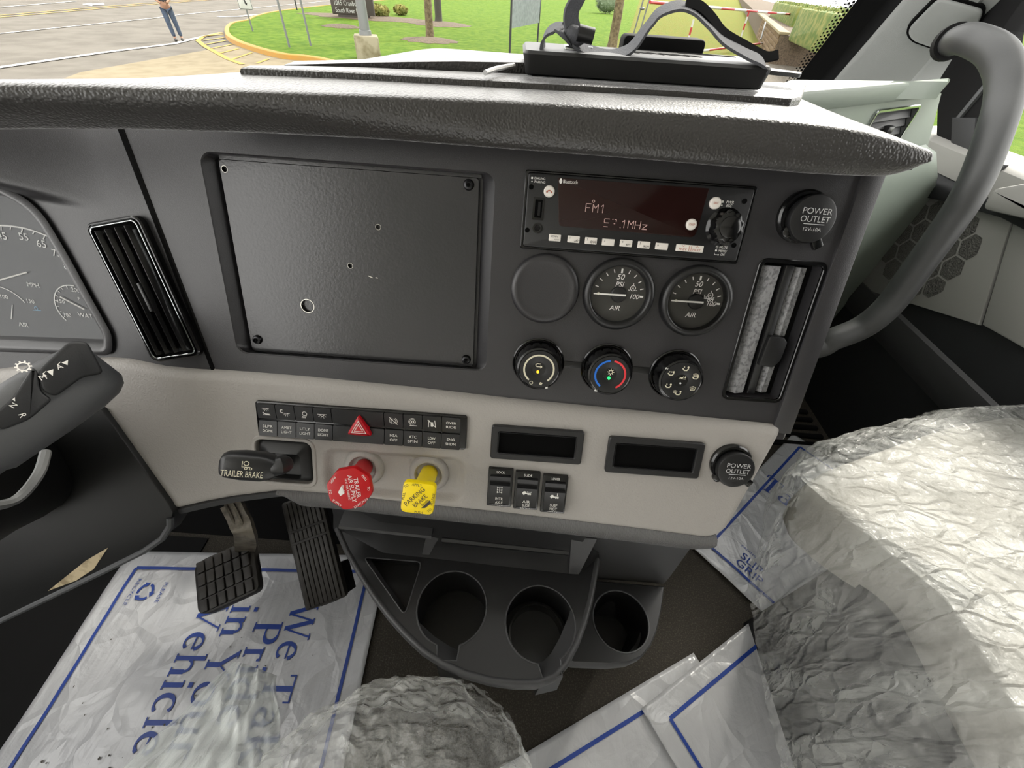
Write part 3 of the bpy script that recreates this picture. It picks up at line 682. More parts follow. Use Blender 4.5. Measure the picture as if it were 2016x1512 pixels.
# ---- tall slide at the right of the panel
sl = thing('slide_recess', 'tall narrow recess with speckled grey rails and a black latch', 'slide', CH.P(.235, .022, -.014))
F0 = CH.off(-.0138)
MB().frame(CH, rr(.2050, .2645, .0195, .1530, .007), rr(.2085, .2610, .0230, .1495, .004), -.001, .0012, .0006).build('surround', 'black_gloss', sl)
MB().box(F0, .2095, .2600, .0240, .1485, -.002, .001).build('recess_floor', 'void_black', sl)
def rail(x0, x1, y0, y1, h):
    R = []
    for y in (y0, y1): R.append([F0.P(x0, y, 0), F0.P(x0+.001, y, h*.5), F0.P(x0*.6+x1*.4, y, h), F0.P(x1, y, h*.7), F0.P(x1, y, 0)])
    return MB().loft(R)
rail(.2125, .2285, .0255, .1465, .011).build('rail', 'slider_light', sl, label='speckled light grey rail'); rail(.2435, .2535, .0265, .0560, .006).build('rail', 'slider_light', sl, label='speckled light grey rail'); rail(.2435, .2535, .0840, .1465, .006).build('rail', 'slider_light', sl, label='speckled light grey rail')
MB().rbox(F0, .2325, .2405, .0250, .1480, 0, .008, .001, .001).build('centre_bar', 'black_plastic', sl)
MB().prism(F0, rnd([(.2330, .0560), (.2470, .0545), (.2520, .0620), (.2530, .0800), (.2480, .0850), (.2350, .0850)], .002), .0, .0125, .0012).build('latch', 'black_plastic', sl)
# ---- two capped power outlets
def outlet(fr, q, label, ox, oy, hinge):
    a, b = fr.px(q[0], q[1], .010)
    p = thing('power_outlet', label, 'power outlet', fr.P(a, b-.02, 0), 'capped power outlets')
    MB().lathe(fr, a+ox, b+oy, [(.0205, -.001), (.0205, .0035), (.0190, .0050), (.0170, .0050), (.0160, .003)], 44).build('socket_ring', 'black_gloss', p)
    cp = MB().lathe(fr, a, b, [(.0172, .002), (.0186, .006), (.0186, .0095), (.0178, .0108), (.0165, .0112), (.001, .0115)], 44).build('cap', 'black_plastic', p, smooth=40)
    t = MB(); z = .0119
    t.text(fr, 'POWER', a+.001, b+.0058, .0044, z, width=.0235); t.text(fr, 'OUTLET', a+.001, b-.0002, .0044, z, width=.0235); t.box(fr, a-.007, a+.0095, b-.0042, b-.0037, .011, z); t.text(fr, '12V-10A', a+.001, b-.0078, .0026, z, width=.0145)
    t.build('printing', 'icon_grey', cp)
    hx_, hy_ = hinge; d_ = Vector((hx_, hy_)).normalized(); n_ = Vector((-d_.y, d_.x))
    f = Fr(fr.P(a, b), fr.u*d_.x+fr.v*d_.y, fr.u*n_.x+fr.v*n_.y, fr.n)
    MB().rbox(f, .015, .0265, -.0040, .0040, .004, .0070, .0015, .0008).build('tab', 'black_gloss', p)
    MB().lathe(fr, a-.0148, b-.0108, [(.0045, .004), (.0045, .008), (.003, .009)], 20).build('hinge_lug', 'black_gloss', p)
outlet(CH, (1600, 431), 'black capped power outlet on the charcoal panel above the tall slide', -.0035, .0015, (.55, -.8))
outlet(GR, (1449, 926), 'black capped power outlet on the grey panel near its right corner', -.0020, .0035, (.75, -.62))
# ---- left air vent beside the instrument cluster
va = [CH.px(*q, .004) for q in ((180, 450), (275, 432), (387, 690), (314, 706))]
vc = Vector((sum(p[0] for p in va)/4, sum(p[1] for p in va)/4)); ve = Vector(va[1])+Vector(va[0])-Vector(va[2])-Vector(va[3])
vang = math.degrees(math.atan2(ve.y, ve.x))-90
VF = CH.at(vc.x, vc.y, .004, vang)
vl = ve.length/4+.001; vw = .0225
vt = thing('air_vent', 'tall black air vent with a chrome edge beside the instrument cluster', 'vent', VF.P(0, -vl, 0))
MB().frame(VF, rr(-vw-.0035, vw+.0035, -vl-.003, vl+.003, .008), rr(-vw, vw, -vl, vl, .005), -.003, .0035, .0012).build('surround', 'black_gloss', vt)
MB().frame(VF, rr(-vw+.0004, vw-.0004, -vl+.0004, vl-.0004, .005), rr(-vw+.0015, vw-.0015, -vl+.0015, vl-.0015, .004), .000, .0042, .0004).build('chrome_edge', 'vent_chrome', vt, label='thin bright chrome edge')
MB().box(VF, -vw+.001, vw-.001, -vl+.001, vl-.001, -.003, -.001).build('vent_floor', 'void_black', vt)
for i in range(4):
    x = -vw+.0085+i*.0092; f = Fr(VF.P(x, 0, .0012), VF.u, VF.v, VF.n).tilt(0, 55)
    MB().rbox(f, -.0045, .0045, -vl+.004, vl-.004, -.0006, .0006, .0004, .0002).build('vane', 'black_gloss', vt)
MB().rbox(VF, -.0012, .0012, -.016, .010, .003, .0062, .0008, .0005).build('adjuster', 'black_plastic', vt)
# ---- instrument cluster
DF = CH.off(-.009)
ic = thing('instrument_cluster', 'instrument cluster with a big speedometer and small air and water dials under a clear lens', 'gauge', DF.P(-.48, .03, 0))
MB().face(DF, inset(clu, -.002), 0).build('dial_face', 'cluster_face', ic)
m = MB(); z = .0006
def D(x, y): return DF.px(x, y, .0006)
sc_ = D(-20, 560); r_ = (Vector(D(40, 447))-Vector(sc_)).length
SX = Vector(D(-8, 572)); rs = (Vector(D(0, 445))-SX).length; rs2 = (Vector(D(105, 500))-SX).length
rs = (rs+rs2)/2
sa_ = [(p.x, p.y) for p in crom([Vector((*D(x, y), 0)) for x, y in ((-90, 462), (-45, 448), (0, 444), (50, 450), (98, 467), (128, 484))], 6)]; m.strip(DF, sa_, .0013, z)
def lab(t, q, h, rot=-4): a, b = D(*q); m.text(DF, t, a, b, h, z, rot=rot)
for t, q in (('45', (3, 464)), ('55', (46, 466)), ('65', (81, 480)), ('75', (111, 498)), ('85', (134, 524))): lab(t, q, .0062)
lab('MPH', (65, 561), .0040); lab('AIR', (46, 639), .0042); lab('WATER', (175, 622), .0042); lab('100', (8, 584), .0038); lab('150', (60, 593), .0038); lab('200', (148, 571), .0038); lab('150', (120, 593), .0036); lab('100', (133, 620), .0036); lab('F', (155, 588), .003)
for p0, p1 in (((2, 446), (2, 453)), ((21, 447), (20, 452)), ((44, 450), (42, 458)), ((67, 456), (64, 461)), ((88, 464), (85, 471)), ((107, 476), (103, 480)), ((124, 486), (119, 492))): m.strip(DF, [D(*p0), D(*p1)], .0009, z)
W_ = Vector(D(152, 605)); rw_ = (Vector(D(108, 585))-W_).length
m.arc(DF, W_.x, W_.y, rw_, rw_+.0009, 80, 222, z, 40)
for k in range(9):
    an = math.radians(85+k*16); c_, s_ = math.cos(an), math.sin(an); m.strip(DF, [(W_.x+rw_*c_, W_.y+rw_*s_), (W_.x+(rw_-.0025)*c_, W_.y+(rw_-.0025)*s_)], .0006, z)
A_ = Vector(D(10, 622)); ra_ = (Vector(D(20, 574))-A_).length
m.arc(DF, A_.x, A_.y, ra_, ra_+.0008, 30, 160, z, 40); m.strip(DF, [D(24, 600), D(22, 628)], .0008, z)
m.build('scale_marks', 'cluster_light', ic)
nd = MB()
for p, q in (((-30, 560), (55, 536)), ((120, 584), (168, 609))):
    nd.strip(DF, [D(*p), D(*q)], .0013, .0016)
nd.build('needle', 'white_print', ic)
m2 = MB(); a, b = D(71, 607); m2.arc(DF, a, b, .0013, .0018, 0, 360, z, 16); m2.strip(DF, [(a-.004, b-.002), (a+.004, b-.002)], .0005, z); m2.build('symbol', 'cluster_blue', ic)
MB().face(CH, inset(clu, .0015), -.0035).build('lens', 'gauge_lens', ic)
# ================================================================ things on the grey panel
# ---- switch bank
q = [GR.px(*p, .003) for p in ((499, 783), (921, 825), (916, 892), (510, 850))]
b0_, b1_ = (q[0][0]+q[3][0])/2, (q[1][0]+q[2][0])/2; t0_, t1_ = (q[2][1]+q[3][1])/2, (q[0][1]+q[1][1])/2
SF = GR
bank = thing('switch_bank', 'black bank of small buttons with a red hazard triangle on the grey panel', 'switch panel', SF.P((b0_+b1_)/2, t0_, 0))
MB().rbox(SF, b0_, b1_, t0_, t1_, -.003, .0035, .003, .0012).build('housing', 'black_gloss', bank)
bw = (.1935)/ (108.3/10.0)
xa = [GR.px(x, 820, .005)[0] for x in (508.5, 545, 582, 618, 654)]
xb = [GR.px(x, 850, .005)[0] for x in (757, 794.5, 832, 869.5, 907)]
mid = (t0_+t1_)/2; hh = (t1_-t0_)/2-.0015
def button(x0, x1, top, text, icon):
    y0, y1 = (mid+.0012, mid+hh) if top else (mid-hh, mid-.0012)
    R = []
    o = rr(x0+.00035, x1-.00035, y0, y1, .0006, 2)
    bt = MB()
    # faces lean in towards the groove between the rows
    rb_ = [[SF.P(x, y, .003) for x, y in o], [SF.P(x, y, .0052+(.0022*((y-y0)/(y1-y0)) if top else .0022*((y1-y)/(y1-y0)))) for x, y in o]]
    bt.loft(rb_); k = bt.build('button', 'black_plastic', bank)
    cx, cy = (x0+x1)/2, (y0+y1)/2
    f = Fr(SF.P(cx, cy, .0064), SF.u, SF.v*(y1-y0)+SF.n*(.0022 if top else -.0022)); m = MB(); c = .0003
    if text:
        for i, t in enumerate(text): m.text(f, t, 0, (.0023 if i == 0 else -.0023), .0026, c, width=min(.0105, .0026*len(t)*.95))
    if icon: icon(m, f, c)
    if m.V: m.build('symbol', 'white_print', k)
def lamp(m, f, c, x=0, y=0, s=1):
    m.strip(f, [(x-.0045*s, y+.001*s), (x+.0045*s, y+.001*s)], .0005, c); m.arc(f, x, y+.001*s, .0018*s, .0023*s, 180, 360, c, 14)
    for an in (215, 250, 290, 325): t = math.radians(an); m.strip(f, [(x+.0030*s*math.cos(t), y+.001*s+.0030*s*math.sin(t)), (x+.0046*s*math.cos(t), y+.001*s+.0046*s*math.sin(t))], .0004, c)
def ic_sleep(m, f, c): lamp(m, f, c, 0, .003, .75); m.strip(f, [(-.0035, -.0035), (.0038, -.0035)], .0006, c); m.strip(f, [(-.003, -.0018), (-.0005, -.0026), (.003, -.0026)], .0009, c); m.disc(f, -.003, -.0012, .0007, c, 8)
def ic_moon(m, f, c): lamp(m, f, c, .0012, -.001, .75); m.arc(f, -.0028, .0018, .0012, .002, 60, 300, c, 14)
def ic_util(m, f, c):
    m.arc(f, .001, .0008, .0019, .0024, -40, 220, c, 16); m.strip(f, [(-.0008, -.0012), (.0028, -.0012)], .0005, c)
    for i in range(4): m.strip(f, [(-.001+i*.0011, -.0018), (-.0024+i*.0011, -.0042)], .0004, c)
def ic_dome(m, f, c): lamp(m, f, c, 0, .0005, 1.0)
def ic_hsa(m, f, c): m.arc(f, 0, 0, .0022, .0026, 0, 360, c, 18); m.arc(f, 0, 0, .0036, .0040, 120, 240, c, 10); m.arc(f, 0, 0, .0036, .0040, -60, 60, c, 10); m.strip(f, [(-.0038, .0038), (.0038, -.0038)], .0007, c)
def ic_atc(m, f, c):
    m.arc(f, 0, .0006, .0026, .0030, 0, 360, c, 20); m.arc(f, 0, .0006, .0008, .0016, 0, 360, c, 10); m.arc(f, 0, .0006, .0037, .0041, 60, 250, c, 14); m.strip(f, [(-.003, -.0036), (.0042, -.0036)], .0006, c)
def ic_ldw(m, f, c): m.strip(f, [(-.0036, -.004), (-.0028, .004)], .0006, c); m.strip(f, [(.0036, -.004), (.0028, .004)], .0006, c); m.rbox(f, -.0012, .0012, -.0032, .0018, c-.0001, c, .0004, 0); m.strip(f, [(-.0040, .0040), (.0040, -.0040)], .0007, c)
for i, (t, icn) in enumerate(((('SLPR', 'DOME'), ic_sleep), (('AMBT', 'LIGHT'), ic_moon), (('UTLY', 'LIGHT'), ic_util), (('DOME', 'LIGHT'), ic_dome))):
    button(xa[i], xa[i+1], True, None, icn); button(xa[i], xa[i+1], False, t, None)
for i, (tt, t, icn) in enumerate(((None, ('HSA', 'OFF'), ic_hsa), (None, ('ATC', 'SPIN'), ic_atc), (None, ('LDW', 'OFF'), ic_ldw), (('OVER', 'RIDE'), ('ENG', 'SHDN'), None))):
    button(xb[i], xb[i+1], True, tt, icn); button(xb[i], xb[i+1], False, t, None)
button(xa[4], xb[0], True, None, None); button(xa[4], xb[0], False, None, None)
# hazard triangle
ha = GR.px(707, 842, .009)
def tri(s, r): return rnd([(ha[0]+s*math.cos(t), ha[1]-.001+s*math.sin(t)) for t in (math.radians(90), math.radians(210), math.radians(330))], r)
hb = MB().prism(SF, tri(.0148, .004), .003, .0105, .0022).build('hazard_button', 'hazard_red', bank, label='raised red triangular hazard button')
m = MB()
for s_ in (.0082, .0048): m.strip(SF, tri(s_, 0), .0011, .0107, closed=True)
m.build('symbol', 'white_print', hb)
# ---- trailer brake lever
lv = thing('trailer_brake_lever', 'black trailer brake lever with white lettering sticking out of its square housing', 'lever', GR.P(-.229, -.105, -.012))
B0 = GR.off(-.014)
x0, x1, y0, y1 = LV[0]+.001, LV[1]-.001, LV[2]+.001, LV[3]-.001
lofts(MB(), B0, [(rr(x0, x1, y0, y1, .008), 0), (rr(x0, x1, y0, y1, .008), .010), (rr(x0+.003, x1-.003, y0+.003, y1-.003, .007), .014), (rr(x0+.013, x1-.010, y0+.006, y1-.012, .004), .0175), (rr(x0+.016, x1-.012, y0+.008, y1-.015, .003), .012)]).build('housing', 'black_plastic', lv)
MB().frame(GR, rr(LV[0]-.004, LV[1]+.004, LV[2]-.004, LV[3]+.004, .011), rr(LV[0], LV[1], LV[2], LV[3], .008), -.002, .0012, .0008).build('surround', 'grey_plastic', lv)
hL, hR = dep(433, 912, .315), dep(545, 920, .33)
# handle: flattened pod from the left tip to the stem
ax = (hR-hL); L_ = ax.length; HF = Fr(hL, ax, _up, None)
HF = Fr(hL, ax, (0, .55, .9)); 
R = []
for s_, hv, hn in ((0, .004, .003), (.03, .0075, .006), (.12, .0098, .008), (.4, .0112, .009), (.75, .0112, .009), (.92, .0095, .008), (1.0, .0075, .007)):
    R.append([HF.P(L_*s_, hv*math.copysign(abs(math.sin(t))**.55, math.sin(t)), hn*math.copysign(abs(math.cos(t))**.55, math.cos(t))) for t in [2*math.pi*i/20 for i in range(20)]])
MB().loft(R).build('handle', 'black_plastic', lv, smooth=50)
MB().tube(crom([HF.P(L_*.95, 0, 0), HF.P(L_*1.1, 0, -.006), GR.P(-.232, -.083, .004), GR.P(-.225, -.083, -.008)], 5), .0075, 14).build('stem', 'black_plastic', lv)
m = MB(); m.text(HF, 'TRAILER BRAKE', L_*.44, -.0030, .0050, .0098, width=L_*.72); m.build('lettering', 'cream_print', lv); m = MB()
m.strip(HF, [(L_*.42, .0075), (L_*.42, .0028), (L_*.56, .0028)], .0006, .0094); m.arc(HF, L_*.49, .0058, .0014, .0020, 0, 360, .0094, 16)
for d_ in (0, .0032): m.arc(HF, L_*.49+d_, .0016, .0006, .0011, 0, 360, .0094, 12)
m.build('symbol', 'cream_print', lv)
# ---- two air valve knobs with their flanges
def valve(q, name, label, mat, shape, tip):
    DZ = -.0072
    a, b = GR.px(*q, DZ)
    f = GR.at(a, b, DZ)
    t = thing(name, label, 'knob', f.P(0, -.02, 0))
    MB().lathe(f, 0, 0, [(.0215, -.001), (.0205, .002), (.0190, .0045), (.0165, .0058), (.0145, .0058), (.0130, .003), (.0125, -.004)], 40, cap1=False).build('flange', 'grey_plastic', t)
    MB().disc(f, 0, 0, .0132, -.002, 30).build('bore', 'void_black', t)
    c = Vector(tip); ax = (c-f.P(0, 0, -.002)); 
    kf = Fr(c, ax.orthogonal(), ax.cross(ax.orthogonal()))
    n = ax.normalized(); u = Vector((1, 0, 0)); u = (u-n*u.dot(n)).normalized(); kf = Fr(c, u, n.cross(u), n)
    MB().lathe(kf, 0, 0, [(.0088, -ax.length), (.0088, -.012), (.0100, -.004), (.0105, .001)], 28).build('plunger', mat, t)
    o = shape
    MB().prism(kf, o, -.001, .0075, .0018, .0015).build('knob', mat, t, smooth=40)
    return t, kf
dR = dep(692, 957, .372)
oct_ = rnd([(.0205*math.cos(math.radians(22.5+12+45*i)), .0205*math.sin(math.radians(22.5+12+45*i))) for i in range(8)], .0025)
t, kf = valve((717, 919), 'trailer_air_valve', 'red octagonal trailer air supply pull knob with white lettering', 'signal_red', oct_, dR)
m = MB(); z = .0077; ro = -78
ko = kf.at(0, 0, 0, ro)
m.text(ko, 'TRAILER', .0, .0068, .0036, z, width=.0185); m.text(ko, 'AIR SUPPLY', .0, .0022, .0036, z, width=.0255); m.text(ko, 'NOT FOR PARKING', .0, -.0016, .0018, z, width=.0200)
m.face(ko, [(-.0045, -.0060), (.0030, -.0050), (.0048, -.0088), (.0010, -.0100)], z); m.text(ko, 'Bendix', -.001, -.0050, .0018, z)
for tx, an in (('PULL', 40), ('TO', 3), ('EVACUATE', -52), ('PUSH', 150), ('TO', 190), ('SUPPLY', 232)):
    r_ = .0165; A_ = math.radians(an); m.text(kf, tx, r_*math.cos(A_), r_*math.sin(A_), .0020, z, rot=an-90 if -90 < an < 90 else an+90)
m.build('lettering', 'white_print', t)
dY = dep(826, 975, .372)
sq = rnd([(.0208*math.cos(math.radians(45-4+90*i)), .0208*math.sin(math.radians(45-4+90*i))) for i in range(4)], .005)
t, kf = valve((845, 931), 'parking_brake_valve', 'yellow square parking brake pull knob with black lettering', 'signal_yellow', sq, dY)
m = MB(); ko = kf.at(0, 0, 0, 45)
m.text(ko, 'PARKING', -.001, .0036, .0042, z, width=.0225); m.text(ko, 'BRAKE', .000, -.0026, .0040, z, width=.0150); m.text(ko, 'Bendix', .002, -.0068, .0020, z); m.face(ko, [(-.004, -.0084), (.007, -.0080), (.0055, -.0108), (-.001, -.0108)], z)
m.text(kf, 'PULL', -.0130, .002, .0022, z, rot=80); m.text(kf, 'TO', -.0110, .0115, .0022, z, rot=35); m.text(kf, 'APPLY', -.0015, .0128, .0022, z, rot=-4)
m.text(kf, 'PUSH', .0010, -.0128, .0022, z, rot=-4); m.text(kf, 'TO', .0105, -.0105, .0022, z, rot=45); m.text(kf, 'RELEASE', .0130, .000, .0022, z, rot=80)
m.build('lettering', 'print_dark', t)
# ---- two empty display pockets
for (p0, p1, p2, p3), lb in ((((970, 830), (1151, 856), (1142, 919), (964, 897)), 'empty black framed pocket above the rocker switches'), (((1202, 856), (1389, 876), (1373, 946), (1189, 925)), 'empty black framed pocket beside the lower power outlet')):
    c = [GR.px(*p, .003) for p in (p0, p1, p2, p3)]; x0, x1, y0, y1 = (c[0][0]+c[3][0])/2, (c[1][0]+c[2][0])/2, (c[2][1]+c[3][1])/2, (c[0][1]+c[1][1])/2
    t = thing('display_pocket', lb, 'pocket', GR.P((x0+x1)/2, y0, 0), 'empty display pockets on the grey panel')
    O = rr(x0, x1, y0, y1, .003); I = rr(x0+.0075, x1-.0075, y0+.0065, y1-.0065, .0015)
    MB().frame(GR, O, I, -.002, .0045, .001, .0004).build('frame', 'black_plastic', t); MB().face(GR, I, .0006).build('pocket_floor', 'void_black', t)
    MB().strip(GR, inset(I, .0002), .0004, .0046, closed=True).build('inner_edge', 'screw_metal', t)
# ---- three rocker switches
for i, (p, t1, t2, t3, t4, lb) in enumerate((((984, 962), 'LOCK', 'INTR', 'AXLE', 'UNLOCK', 'black inter-axle lock rocker switch, leftmost of the three'), ((1037, 968), 'SLIDE', 'AIR', 'SLIDE', 'LOCK', 'black air slide rocker switch, middle of the three'), ((1091, 975), 'LOWER', 'SUSP', 'HGT', 'NORMAL', 'black suspension height rocker switch, rightmost of the three'))):
    a, b = GR.px(*p, .006); w, h = .0128, .0215
    t = thing('rocker_switch', lb, 'switch', GR.P(a, b-h, 0), 'rocker switches on the grey panel')
    MB().rbox(GR, a-w, a+w, b-h, b+h, -.002, .0050, .0012, .0006).build('bezel', 'black_gloss', t)
    R = []; x0, x1 = a-.0104, a+.0104
    for y, c in ((b+.0150, .0045), (b+.0148, .0085), (b+.0070, .0072), (b+.0062, .0110), (b-.0040, .0092), (b-.0150, .0108), (b-.0165, .0098), (b-.0168, .0045)): R.append([GR.P(x0, y, c), GR.P(x1, y, c)])
    rk = MB(); rk.loft([[r[0] for r in R], [r[1] for r in R]]); rk = rk.build('rocker', 'black_plastic', t)
    MB().text(GR, t1, a, b+.0182, .0026, .0053, width=.0082).build('lettering', 'white_print', t); MB().text(GR, t4, a, b-.0190, .0026, .0053, width=.0105 if i else .0095).build('lettering', 'white_print', t)
    f = Fr(GR.P(a, b-.0095, .0103), GR.u, GR.v*.0110-GR.n*.0016); m = MB(); m.text(f, t2, 0, .0005, .0028, .0004, width=.0075); m.text(f, t3, 0, -.0035, .0028, .0004, width=.0075)
    f = Fr(GR.P(a, b+.0012, .0103), GR.u, GR.v*.0102+GR.n*.0018); c = .0004
    if i == 0:
        for y in (-.003, 0, .003): m.strip(f, [(-.0018, y), (.0018, y)], .0005, c); m.box(f, -.0026, -.0018, y-.001, y+.001, 0, c); m.box(f, .0018, .0026, y-.001, y+.001, 0, c)
        m.strip(f, [(0, -.003), (0, .003)], .0005, c)
    else:
        m.prism(f, rnd([(-.0045, -.0012), (.0042, -.0012), (.0042, 0), (-.001, 0), (-.0015, .0018), (-.0032, .0018), (-.0045, .0002)], .0003), 0, c)
        for x in (-.003, .0015, .0034): m.disc(f, x, -.0016, .0009, c, 10)
        if i == 1: m.strip(f, [(.0004, .0016), (.0042, .0016)], .0005, c); m.disc(f, .0004, .0016, .0006, c, 8); m.disc(f, .0042, .0016, .0006, c, 8)
        else: m.strip(f, [(.0026, .0006), (.0026, .0040)], .0005, c); m.disc(f, .0026, .0040, .0006, c, 8); m.disc(f, .0026, .0014, .0006, c, 8)
    m.build('symbol', 'white_print', rk)
# ================================================================ centre console with cup holders
KZ = .30
con = thing('cup_holder_console', 'black moulded cup holder console with two slotted cups and a triangular bin', 'console', (-.03, .15, .2))
def kp(x, y, z=KZ): h = hz(x, y, z); return (h.x, h.y)
left = [(662, 1040), (682, 1085), (705, 1125), (735, 1172), (765, 1212), (797, 1248), (832, 1281), (870, 1306), (915, 1327), (965, 1340), (1015, 1346), (1060, 1345), (1092, 1333), (1115, 1308), (1135, 1270), (1152, 1225), (1164, 1180), (1172, 1135), (1178, 1100)]
edge = [kp(*q) for q in left]
back = [kp(1178, 1085), kp(700, 1050)]
deck = edge+[(edge[-1][0]+.001, .235), (edge[0][0]+.02, .262)]
c1, c2 = kp(890, 1195), kp(1064, 1226)
def cup(c, r, sw, sl, lean):
    o = []; a0 = math.asin(sw/2/r)
    d = Vector((math.sin(lean), -math.cos(lean))); n = Vector((-d.y, d.x))
    for i in range(37):
        t = a0+(2*math.pi-2*a0)*i/36; p = Vector(c)+d*r*math.cos(t)+n*r*math.sin(t); o.append((p.x, p.y))
    e = Vector(c)+d*(r+sl)
    o += [tuple(e-n*sw*.42), tuple(e+n*sw*.42)]
    return o
h1 = cup(c1, .0425, .026, .013, .05); h2 = cup(c2, .0425, .026, .013, .25)
tb = rnd([kp(716, 1097), kp(831, 1106), kp(797, 1212)], .008)
cm = MB().holed(FLAT, deck, [h1, h2, tb], KZ)
for h, d in ((h1, .085), (h2, .075), (tb, .03)):
    cm.loft([[FLAT.P(x, y, c) for x, y in o] for o, c in ((h, KZ), (inset(h, -.0012), KZ-.0015), (inset(h, -.0035) if d > .05 else inset(h, -.006), KZ-d))], False, True)
cm.build('deck', 'black_plastic', con, recalc=False, smooth=30)
# lip of each cup
for h in (h1, h2):
    MB().tube([FLAT.P(x, y, KZ+.0002) for x, y in h+[h[0]]], .0011, 6).build('cup_lip', 'dark_trim', con)
MB().tube([FLAT.P(x, y, KZ+.0002) for x, y in tb+[tb[0]]], .0009, 6).build('bin_lip', 'dark_trim', con)
MB().lathe(FLAT, c2[0], c2[1], [(.036, KZ-.05), (.034, KZ-.05), (.034, KZ-.072)], 40, cap0=False, cap1=False).build('cup_step', 'black_gloss', con)
# rounded rim and skirt round the front edge of the deck
sk = []
for i, p in enumerate(edge):
    t = Vector(edge[min(i+1, len(edge)-1)])-Vector(edge[max(i-1, 0)]); t.normalize(); n = Vector((t.y, -t.x))
    if n.y > .3 : n = -n
    hgt = interp([(0, .006), (5, .012), (9, .022), (12, .034), (16, .030), (18, .03)], i)
    P = lambda d_, z: Vector((p[0]+n.x*d_, p[1]+n.y*d_, z))
    sk.append([P(-.004, KZ+.0002), P(-.002, KZ+.0022), P(.001, KZ+.0018), P(.003, KZ-.002), P(.003, KZ-.012), P(0, KZ-.014-hgt), P(-.012, KZ-.018-hgt), P(-.02, KZ-.012)])
MB().loft(sk).build('rim', 'dark_trim', con, smooth=60)
# back wall of the console: sloped riser with a shelf pocket between two webs
ba, bb = kp(690, 1085), kp(1178, 1110)
def riser(x, dy=0): return None
yk = [kp(745, 1090), kp(1140, 1133)]
R = []
for x in [edge[0][0]-.004+i*(.365/24) for i in range(25)]:
    yb_ = interp([(edge[0][0], .243), (-.155, .214), (.106, .204), (.14, .235)], x)
    R.append([Vector((x, yb_, KZ-.002)), Vector((x, yb_+.003, KZ+.003)), Vector((x, yb_+.012, KZ+.016)), Vector((x, yb_+.020, KZ+.045)), Vector((x, yb_+.030, KZ+.12)), Vector((x, yb_+.06, KZ+.12)), Vector((x, yb_+.06, KZ-.002))])
MB().loft(R).build('riser', 'black_plastic', con, smooth=50)
for q0, q1, wd in (((838, 1092), (868, 1015), .012), ((1130, 1130), (1150, 1055), .016)):
    p0 = hz(*q0, KZ+.004); p1 = hz(*q1, KZ+.06)
    w = MB(); w.loft([[p0+Vector((-wd*.4, 0, 0)), p0+Vector((wd*.4, 0, 0)), p0+Vector((wd*.4, .03, 0)), p0+Vector((-wd*.4, .03, 0))], [p1+Vector((-wd, -.003, 0)), p1+Vector((wd, -.003, 0)), p1+Vector((wd, .04, 0)), p1+Vector((-wd, .04, 0))]])
    w.build('web', 'dark_trim', con)
p0, p1 = hz(668, 1038, KZ+.045), hz(850, 1058, KZ+.045)
MB().loft([[p+Vector((0, -.002, 0)), p+Vector((0, .0, .0035)), p+Vector((0, .03, .0035)), p+Vector((0, .03, -.004))] for p in (p0, p1)]).build('upper_shelf', 'dark_trim', con)
p0, p1 = hz(870, 1062, KZ+.03), hz(1120, 1088, KZ+.03)
MB().loft([[p+Vector((0, -.003, 0)), p+Vector((0, .0, .0035)), p+Vector((0, .03, .0035)), p+Vector((0, .03, -.02)), p+Vector((0, .003, -.03))] for p in (p0, p1)]).build('inner_shelf', 'black_plastic', con)
# ---- floor console with the single cup
LZ = .20
lc = thing('floor_console', 'dark grey floor console body with a single cup well right of the two cups', 'console', (.18, .22, 0))
def lp(x, y): h = hz(x, y, LZ); return (h.x, h.y)
c3 = lp(1222, 1221)
lo = [lp(1306, 1156), lp(1300, 1200), lp(1291, 1240), lp(1280, 1268), lp(1262, 1290), lp(1238, 1301), lp(1200, 1305), lp(1130, 1302), lp(1100, 1290), lp(1110, 1140)]
lo = list(reversed(lo))
hc = circ(*c3, .0405, 40)
m = MB().holed(FLAT, lo, [hc], LZ)
m.loft([[FLAT.P(x, y, c) for x, y in o] for o, c in ((hc, LZ), (inset(hc, .001), LZ-.002), (inset(hc, .004), LZ-.10))], False, True)
m.build('deck', 'black_plastic', lc, recalc=False, smooth=30)
MB().loft([[FLAT.P(x, y, c) for x, y in o] for o, c in ((lo, LZ), (inset(lo, -.002), LZ-.003), (inset(lo, -.002), LZ-.03), (inset(lo, .012), LZ-.036), (inset(lo, .03), .0))], False, False).build('skirt', 'dark_trim', lc)
MB().tube([FLAT.P(x, y, LZ) for x, y in hc+[hc[0]]], .0012, 6).build('cup_lip', 'rubber_grey', lc)
# grey body rising to the dash behind the cup
q = [hz(1130, 1135, LZ+.02), hz(1308, 1142, LZ+.01)]
b = [lp(1090, 1150), lp(1312, 1150)]
y0 = b[1][1]
MB().loft([[Vector((.06, y0+.004, LZ-.01)), Vector((b[1][0], y0+.004, LZ-.01)), Vector((b[1][0]+.02, y0+.10, LZ-.01)), Vector((.06, y0+.10, LZ-.01))], [Vector((.06, y0+.002, LZ+.02)), Vector((b[1][0]-.002, y0+.002, LZ+.02)), Vector((b[1][0]+.02, y0+.10, LZ+.02)), Vector((.06, y0+.10, LZ+.02))], [Vector((.06, .225, .44)), Vector((.232, .225, .44)), Vector((.262, .33, .44)), Vector((.06, .33, .44))]]).build('console_body', 'dark_trim', lc)
MB().box(FLAT, -.20, .24, .33, 1.05, 0, .46).build('tunnel', 'black_matt', lc)
